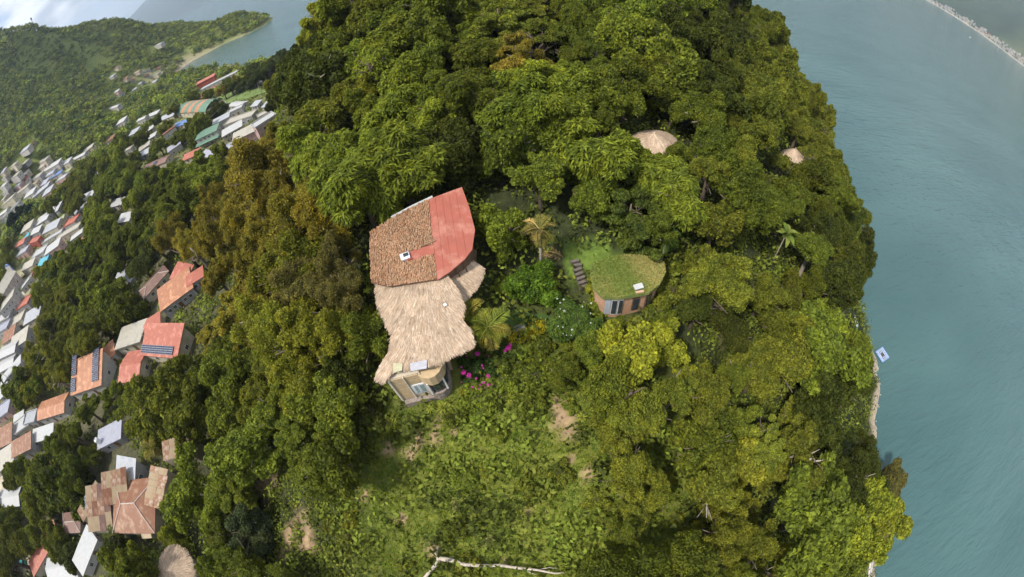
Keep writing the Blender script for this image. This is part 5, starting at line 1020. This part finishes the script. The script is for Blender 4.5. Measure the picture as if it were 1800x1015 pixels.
def scatter(n_try, box, Rfun, k, dmax, limit, zone_ok, group, slack=.8):
    cnt = 0
    for _ in range(n_try):
        x, y = RNG.uniform(box[0], box[1]), RNG.uniform(box[2], box[3])
        if not far_enough(x, y, 2.0, k): continue
        z = h1(x, y)
        if z < 1.0 or not zone_ok(x, y): continue
        d0 = math.sqrt(x*x+y*y+(CAM_Z-z)**2)
        if d0 > dmax: continue
        Rr = Rfun(d0, x, y); H = Rr*RNG.uniform(1.45, 2.25)+RNG.uniform(.5, 2.8)
        px, py, d = proj((x, y, z+H-Rr*.8)); rp = Rr*FPX/d
        if px < -rp*.8 or px > 1800+rp*.8 or py < -rp*.9 or py > 1015+rp*.8: continue
        if 'headland' in group and py < 230 and px-rp*.7 < np.interp(py, [0, 150, 230], [500, 478, 440]): continue
        if px > 1250 and px+rp*.55 > np.interp(py, EDGE[:, 0], EDGE[:, 1]): continue
        if not far_enough(x, y, Rr, k) or not off_plan(x, y, 1.0+Rr*.25) or blocked(px, py, rp, d, slack) or not sees(x, y, z+H): continue
        col, st = species(px, py); o = tree(x, y, H, Rr, st, col, group=group, pale=RNG.random() < .2); LBL.append(len(TREES)-1); PLACED.append((x, y, Rr)); cnt += 1
        if cnt >= limit: break
    return cnt
def R_hill(d, x, y): return RNG.uniform(1.9, 3.6) if d < 52 else (RNG.uniform(2.6, 5.4) if d < 75 else RNG.uniform(3.4, 7.0))
nh = scatter(9000, (-62, 112, -42, 165), R_hill, .50, 210, 440, lambda x, y: not (x < -50 and y < 80), 'trees of the wooded headland')
nv = scatter(10000, (-330, -40, -60, 330), lambda d, x, y: RNG.uniform(3.6, 6.8) if d > 120 else RNG.uniform(2.6, 5.0), .50, 330, 380, lambda x, y: x < -50 or y > 150, 'trees between the village houses', .45)
# smaller shrubs along the meadow and garden edges
ns = 0; SHR = []
for _ in range(1500):
    x, y = RNG.uniform(-24, 26), RNG.uniform(-12, 33); z = h1(x, y); Rr = RNG.uniform(.8, 1.7); px, py, d = proj((x, y, z+.6)); rp = Rr*FPX/d
    if not (0 < px < 1800 and 0 < py < 1015) or ns >= 80: continue
    inm = inpoly(np.array([px]), np.array([py]), [(630,780),(720,740),(960,720),(1030,720),(1040,1015),(590,1015),(640,900)])[0]
    if inm and RNG.random() > .05: continue
    if not far_enough(x, y, Rr, .75) or not off_plan(x, y, .8) or soil_mask(np.array(x), np.array(y)) > .1: continue
    bad = False
    for poly, dd in OPEN[:]:
        if dd == 60: continue
        if d < dd+1 and pdist(px, py, poly) < rp*.7 and not (dd == 50 and py > 600): bad = True; break
    if bad: continue
    col, st = species(px, py); tree(x, y, Rr*1.2, Rr, 'shrub', tuple(np.array(col)*1.1), group='shrubs around the meadow', cat='shrub', flat=Rr*0+.75); LBL.append(len(TREES)-1); PLACED.append((x, y, Rr)); ns += 1
print('trees', N_HERO, nh, nv, ns)

# undergrowth: leafy tufts under and between the trees of the headland and village
def tufts(n, sampler, leaves, size, hgt_, rad, name, colfun, exclude=True):
    x, y = sampler(n); z = hgt(x, y); k = z > 1.3; x, y, z = x[k], y[k], z[k]
    if exclude:
        k = soil_mask(x, y)+vsoil_mask(x, y) < .35
        for poly in FOOT:
            p = np.array(poly)[:, :2]; c = p.mean(0); q = c+(p-c)*1.12; k &= ~inpoly(x, y, q)
        k &= ~inpoly(x, y, LAWN); x, y, z = x[k], y[k], z[k]
    n = len(x); cc = colfun(x, y); i = np.repeat(np.arange(n), leaves); m = n*leaves; d = unit(RNG, m); d[:, 2] = np.abs(d[:, 2]); s = RNG.uniform(.6, 1.4, n)[i]
    P = np.stack([x[i], y[i], z[i]], -1)+d*(rad*s*RNG.uniform(.35, 1.05, m))[:, None]*np.array([1, 1, hgt_]); Nn = d*.6+RNG.normal(size=(m, 3))*.4+np.array([0, 0, .45]); l = size*RNG.uniform(.6, 1.4, m)
    V, F = leaf_quads(P, Nn, l, l*.55, RNG); c = cc[i]*RNG.uniform(.6, 1.4, m)[:, None]; return tag(link(name, mesh_np(name, V, F, M_LEAFC, np.repeat(c, 4, 0))), kind='stuff')
M_LEAFC = attrmat('leaf_cover', .6, .15, 1.0, translucent=.25)
def mixcol(x, y, cols, sc_):
    a = (np.sin(x*sc_+y*sc_*.7)+np.sin(x*-sc_*.6+y*sc_*1.3+1)+RNG.normal(0, .7, len(x)))*.33+.5; i = np.clip((a*len(cols)).astype(int), 0, len(cols)-1); return np.array(cols)[i]
t = tufts(10500, lambda n: (RNG.uniform(-75, 110, n), RNG.uniform(-45, 150, n)), 28, .55, 1.1, 1.9, 'undergrowth', lambda x, y: mixcol(x, y, [DK, DK, MD, MD, OL, BR], .35)); t['label'] = 'dark leafy undergrowth between the trees of the headland'; t['category'] = 'undergrowth'
def edge_zone(n):
    a = RNG.random(n) < .5; return np.where(a, RNG.uniform(-38, -21, n), RNG.uniform(19, 46, n)), RNG.uniform(-14, 34, n)
t = tufts(2200, edge_zone, 26, .40, .9, 1.2, 'edge_scrub', lambda x, y: mixcol(x, y, [DK, MD, MD, BR, OL], .5)); t['label'] = 'leafy scrub along both edges of the meadow'; t['category'] = 'scrub'
def in_meadow(n):
    x, y = RNG.uniform(-24, 20, n), RNG.uniform(-10, 26, n); d = np.hypot((x+2)/19, (y-7)/16); k = d+RNG.normal(0, .08, n) < 1; return x[k], y[k]
MEAD = [(.075, .13, .012), (.105, .165, .014), (.14, .195, .015), (.175, .21, .017), (.21, .215, .02), (.085, .145, .015)]
t = tufts(21000, in_meadow, 9, .155, .36, .30, 'meadow_weeds', lambda x, y: mixcol(x, y, MEAD, .55)); t['label'] = 'lush green weeds covering the sloping meadow'; t['category'] = 'weeds'
t = tufts(9000, in_meadow, 9, .12, .5, .28, 'meadow_grass', lambda x, y: mixcol(x, y, [(.145, .17, .022), (.12, .165, .02), (.18, .175, .032)], .8)); t['label'] = 'short yellowish grass between the weeds of the meadow'; t['category'] = 'grass'
def in_village(n): x, y = RNG.uniform(-330, -45, n), RNG.uniform(-70, 330, n); return x, y
t = tufts(8000, in_village, 16, 1.1, .9, 2.1, 'village_scrub', lambda x, y: mixcol(x, y, [MD, MD, OL, (.13, .15, .03), BR], .1)); t['label'] = 'green scrub filling the gaps between the village houses'; t['category'] = 'scrub'
# far woods on the hill behind the village and the point, one mass
n = 52000; x = RNG.uniform(-900, -120, n); y = RNG.uniform(-60, 800, n); d = np.hypot(x, y); z = hgt(x, y); k = (d > 300) & (z > 1.5) & (vsoil_mask(x, y) < .4); x, y, z = x[k], y[k], z[k]
keep = np.ones(len(x), bool); rad = RNG.uniform(1.8, 5.4, len(x))*RNG.uniform(.7, 1.15, len(x))
dens = .55+.45*np.sin(x*.022+1)*np.sin(y*.019+x*.007)+.25*np.sin(x*.05-y*.06); keep &= RNG.random(len(x)) < np.clip(dens+.6, .72, 1)
for i in np.where(keep)[0]:
    px, py, dd = proj((x[i], y[i], z[i]+rad[i])); rp = rad[i]*FPX/dd
    if px < -30 or px > 700 or py < -40 or py > 700 or not sees(x[i], y[i], z[i]+rad[i]*1.6): keep[i] = False; continue
    for poly, od in OPEN:
        if od > 150 and dd < od+8 and abs(poly[0][0]-px) < 70 and abs(poly[0][1]-py) < 60 and pdist(px, py, poly) < rp*.9: keep[i] = False; break
x, y, z, rad = x[keep][:11000], y[keep][:11000], z[keep][:11000], rad[keep][:11000]; n = len(x); lv = 44; i = np.repeat(np.arange(n), lv); m = n*lv; d = unit(RNG, m); d[:, 2] = np.where(d[:, 2] < -.2, -d[:, 2], d[:, 2])
lob = unit(RNG, n*5).reshape(n, 5, 3); lob[..., 2] = np.abs(lob[..., 2]); li = RNG.integers(0, 5, m); C_ = lob[i, li]*(rad[i]*.5)[:, None]; P = np.stack([x[i], y[i], z[i]+rad[i]*.75], -1)+C_+d*(rad[i]*.62*RNG.uniform(.8, 1.1, m))[:, None]
Nn = d*.8+RNG.normal(size=(m, 3))*.35+np.array([0, 0, .2]); l = rad[i]*.42*RNG.uniform(.7, 1.3, m); V, F = leaf_quads(P, Nn, l, l*.7, RNG)
FC = np.array([DK, MD, MD, BR, OL, (.12, .135, .03), (.07, .10, .022), (.12, .13, .035), (.045, .07, .03)]); c = FC[RNG.integers(0, len(FC), n)]*RNG.uniform(1.1, 1.95, n)[:, None]; c = c[i]*RNG.uniform(.75, 1.25, m)[:, None]
t = tag(link('far_woods', mesh_np('far_woods', V, F, M_LEAFC, np.repeat(c, 4, 0))), 'woods covering the far hill and the point beyond the bay', 'woods', kind='stuff'); print('far trees', n)

# ================================================================ LABELS for the trees of the woods, told by colour and by the nearest landmark
MARKS = [('the clay tile roof',725,430),('the red sheet roof',795,400),('the thatched wing',740,570),('the adobe front',725,685),('the grass roof',1105,480),('the ridge thatched roof',1148,240),("the small pointed thatch",1398,264),('the dried golden palm',947,400),('the banana plant',1380,415),('the floating dock',1551,624),('the lower pebble beach',1535,745),("the lime green shore tree",1545,925),('the golden brown ridge tree',915,92),
 ("the meadow's bare patch",992,740),('the fallen dead tree',870,992),('the grey twiggy bush',1100,815),('the bare terrace',490,880),('the largest olive yellow tree',445,318),("the near black edge tree",505,120),('the top edge of the picture',1120,0),('the water at upper right',1420,110),("the bottom edge, lakeward half",1280,1010),('the rusty hipped roof',230,900),('the round grey thatched roof',300,1006),('the solar row roof',285,605),('the brown hipped roof',265,500),('the large orange roof',315,525),('the solar arrays',150,655),('the water tank',172,775),('the orange gabled house',90,725),('the church',15,500),('the dirt street',8,640),('the white street roof',20,660),('the huge dark domed tree',38,388),('the lime green gable',105,390),("the bright white roof",150,352),('the brown solar roof',270,293),('the green tiered house',362,238),('the striped sports hall',335,188),('the pitch',425,162),('the blue metal roof',315,222),("the upper long white roof",87,297),('the yellow house',116,304),('the brick red roof',80,978),('the left edge of the picture',0,820),('the plumeria tree',1010,558),('the yellow hedge',928,590)]
MARKS += [('the broad top edge tree',740,60),('the feathery corner tree',570,30),('the dead pale branches',745,245),('the olive feathery headland tree',560,200),('the spreading lawn tree',1105,385),('the ridge feathery tree',1045,275)]; MK = np.array([(b, c_) for _, b, c_ in MARKS], float)
ORD = ['nearest', 'second', 'third', 'fourth', 'fifth', 'sixth', 'seventh', 'eighth', 'ninth', 'tenth', 'eleventh', 'twelfth', 'thirteenth', 'fourteenth', 'fifteenth', 'sixteenth', 'seventeenth', 'eighteenth', 'nineteenth', 'twentieth', 'twentyfirst', 'twentysecond', 'twentythird', 'twentyfourth', 'twentyfifth']
DIRS = ['right of', 'below right of', 'below', 'below left of', 'left of', 'above left of', 'above', 'above right of']
def cword(c):
    r, g, b = c; q = r/max(g, .001)
    if q > 1.15: return 'brown'
    if q > .92: return 'yellow olive'
    if q > .74: return 'olive' if g < .12 else 'lime green'
    return 'dark green' if g < .062 else ('mid green' if g < .105 else 'bright green')
SW = {'round': 'broad leaved', 'fine': 'small leaved', 'layered': 'spreading', 'feathery': 'feathery', 'airy': 'thin leaved', 'shrub': 'bushy'}
bins = {}
for i in LBL:
    o, px, py, col, st, rp = TREES[i]; d = np.hypot(MK[:, 0]-px, MK[:, 1]-py); j = int(d.argmin()); a = int(round(math.degrees(math.atan2(py-MK[j, 1], px-MK[j, 0]))/45)) % 8
    bins.setdefault((j, a, ('large ' if rp > 62 else 'small ' if rp < 34 else '')+cword(col), SW[st], 'shrub' if st == 'shrub' else 'tree'), []).append((d[j], i))
for (j, a, cw, sw, kd), l in bins.items():
    l.sort()
    for r, (_, i) in enumerate(l):
        TREES[i][0]['label'] = f'{ORD[min(r, 24)]+" " if len(l) > 1 else ""}{cw} {sw} {kd} {DIRS[a]} {MARKS[j][0]}'

bins = {}; HW = {'white': 'white', 'grey': 'grey', 'concrete': 'concrete', 'red': 'red', 'rust': 'rusty', 'lilac': 'lilac grey', 'tan': 'tan', 'brown': 'brown'}
for i, (px, py, o, rc, wc, rf) in enumerate(XH):
    d = np.hypot(MK[:, 0]-px, MK[:, 1]-py); j = int(d.argmin()); a = int(round(math.degrees(math.atan2(py-MK[j, 1], px-MK[j, 0]))/45)) % 8; bins.setdefault((j, a, wc, rc, rf), []).append((d[j], i))
for (j, a, wc, rc, rf), l in bins.items():
    l.sort()
    for r, (_, i) in enumerate(l): XH[i][2]['label'] = f'{ORD[min(r, 24)]+" " if len(l) > 1 else ""}{wc} house, {HW[rc]} {rf} roof, {DIRS[a]} {MARKS[j][0]}'
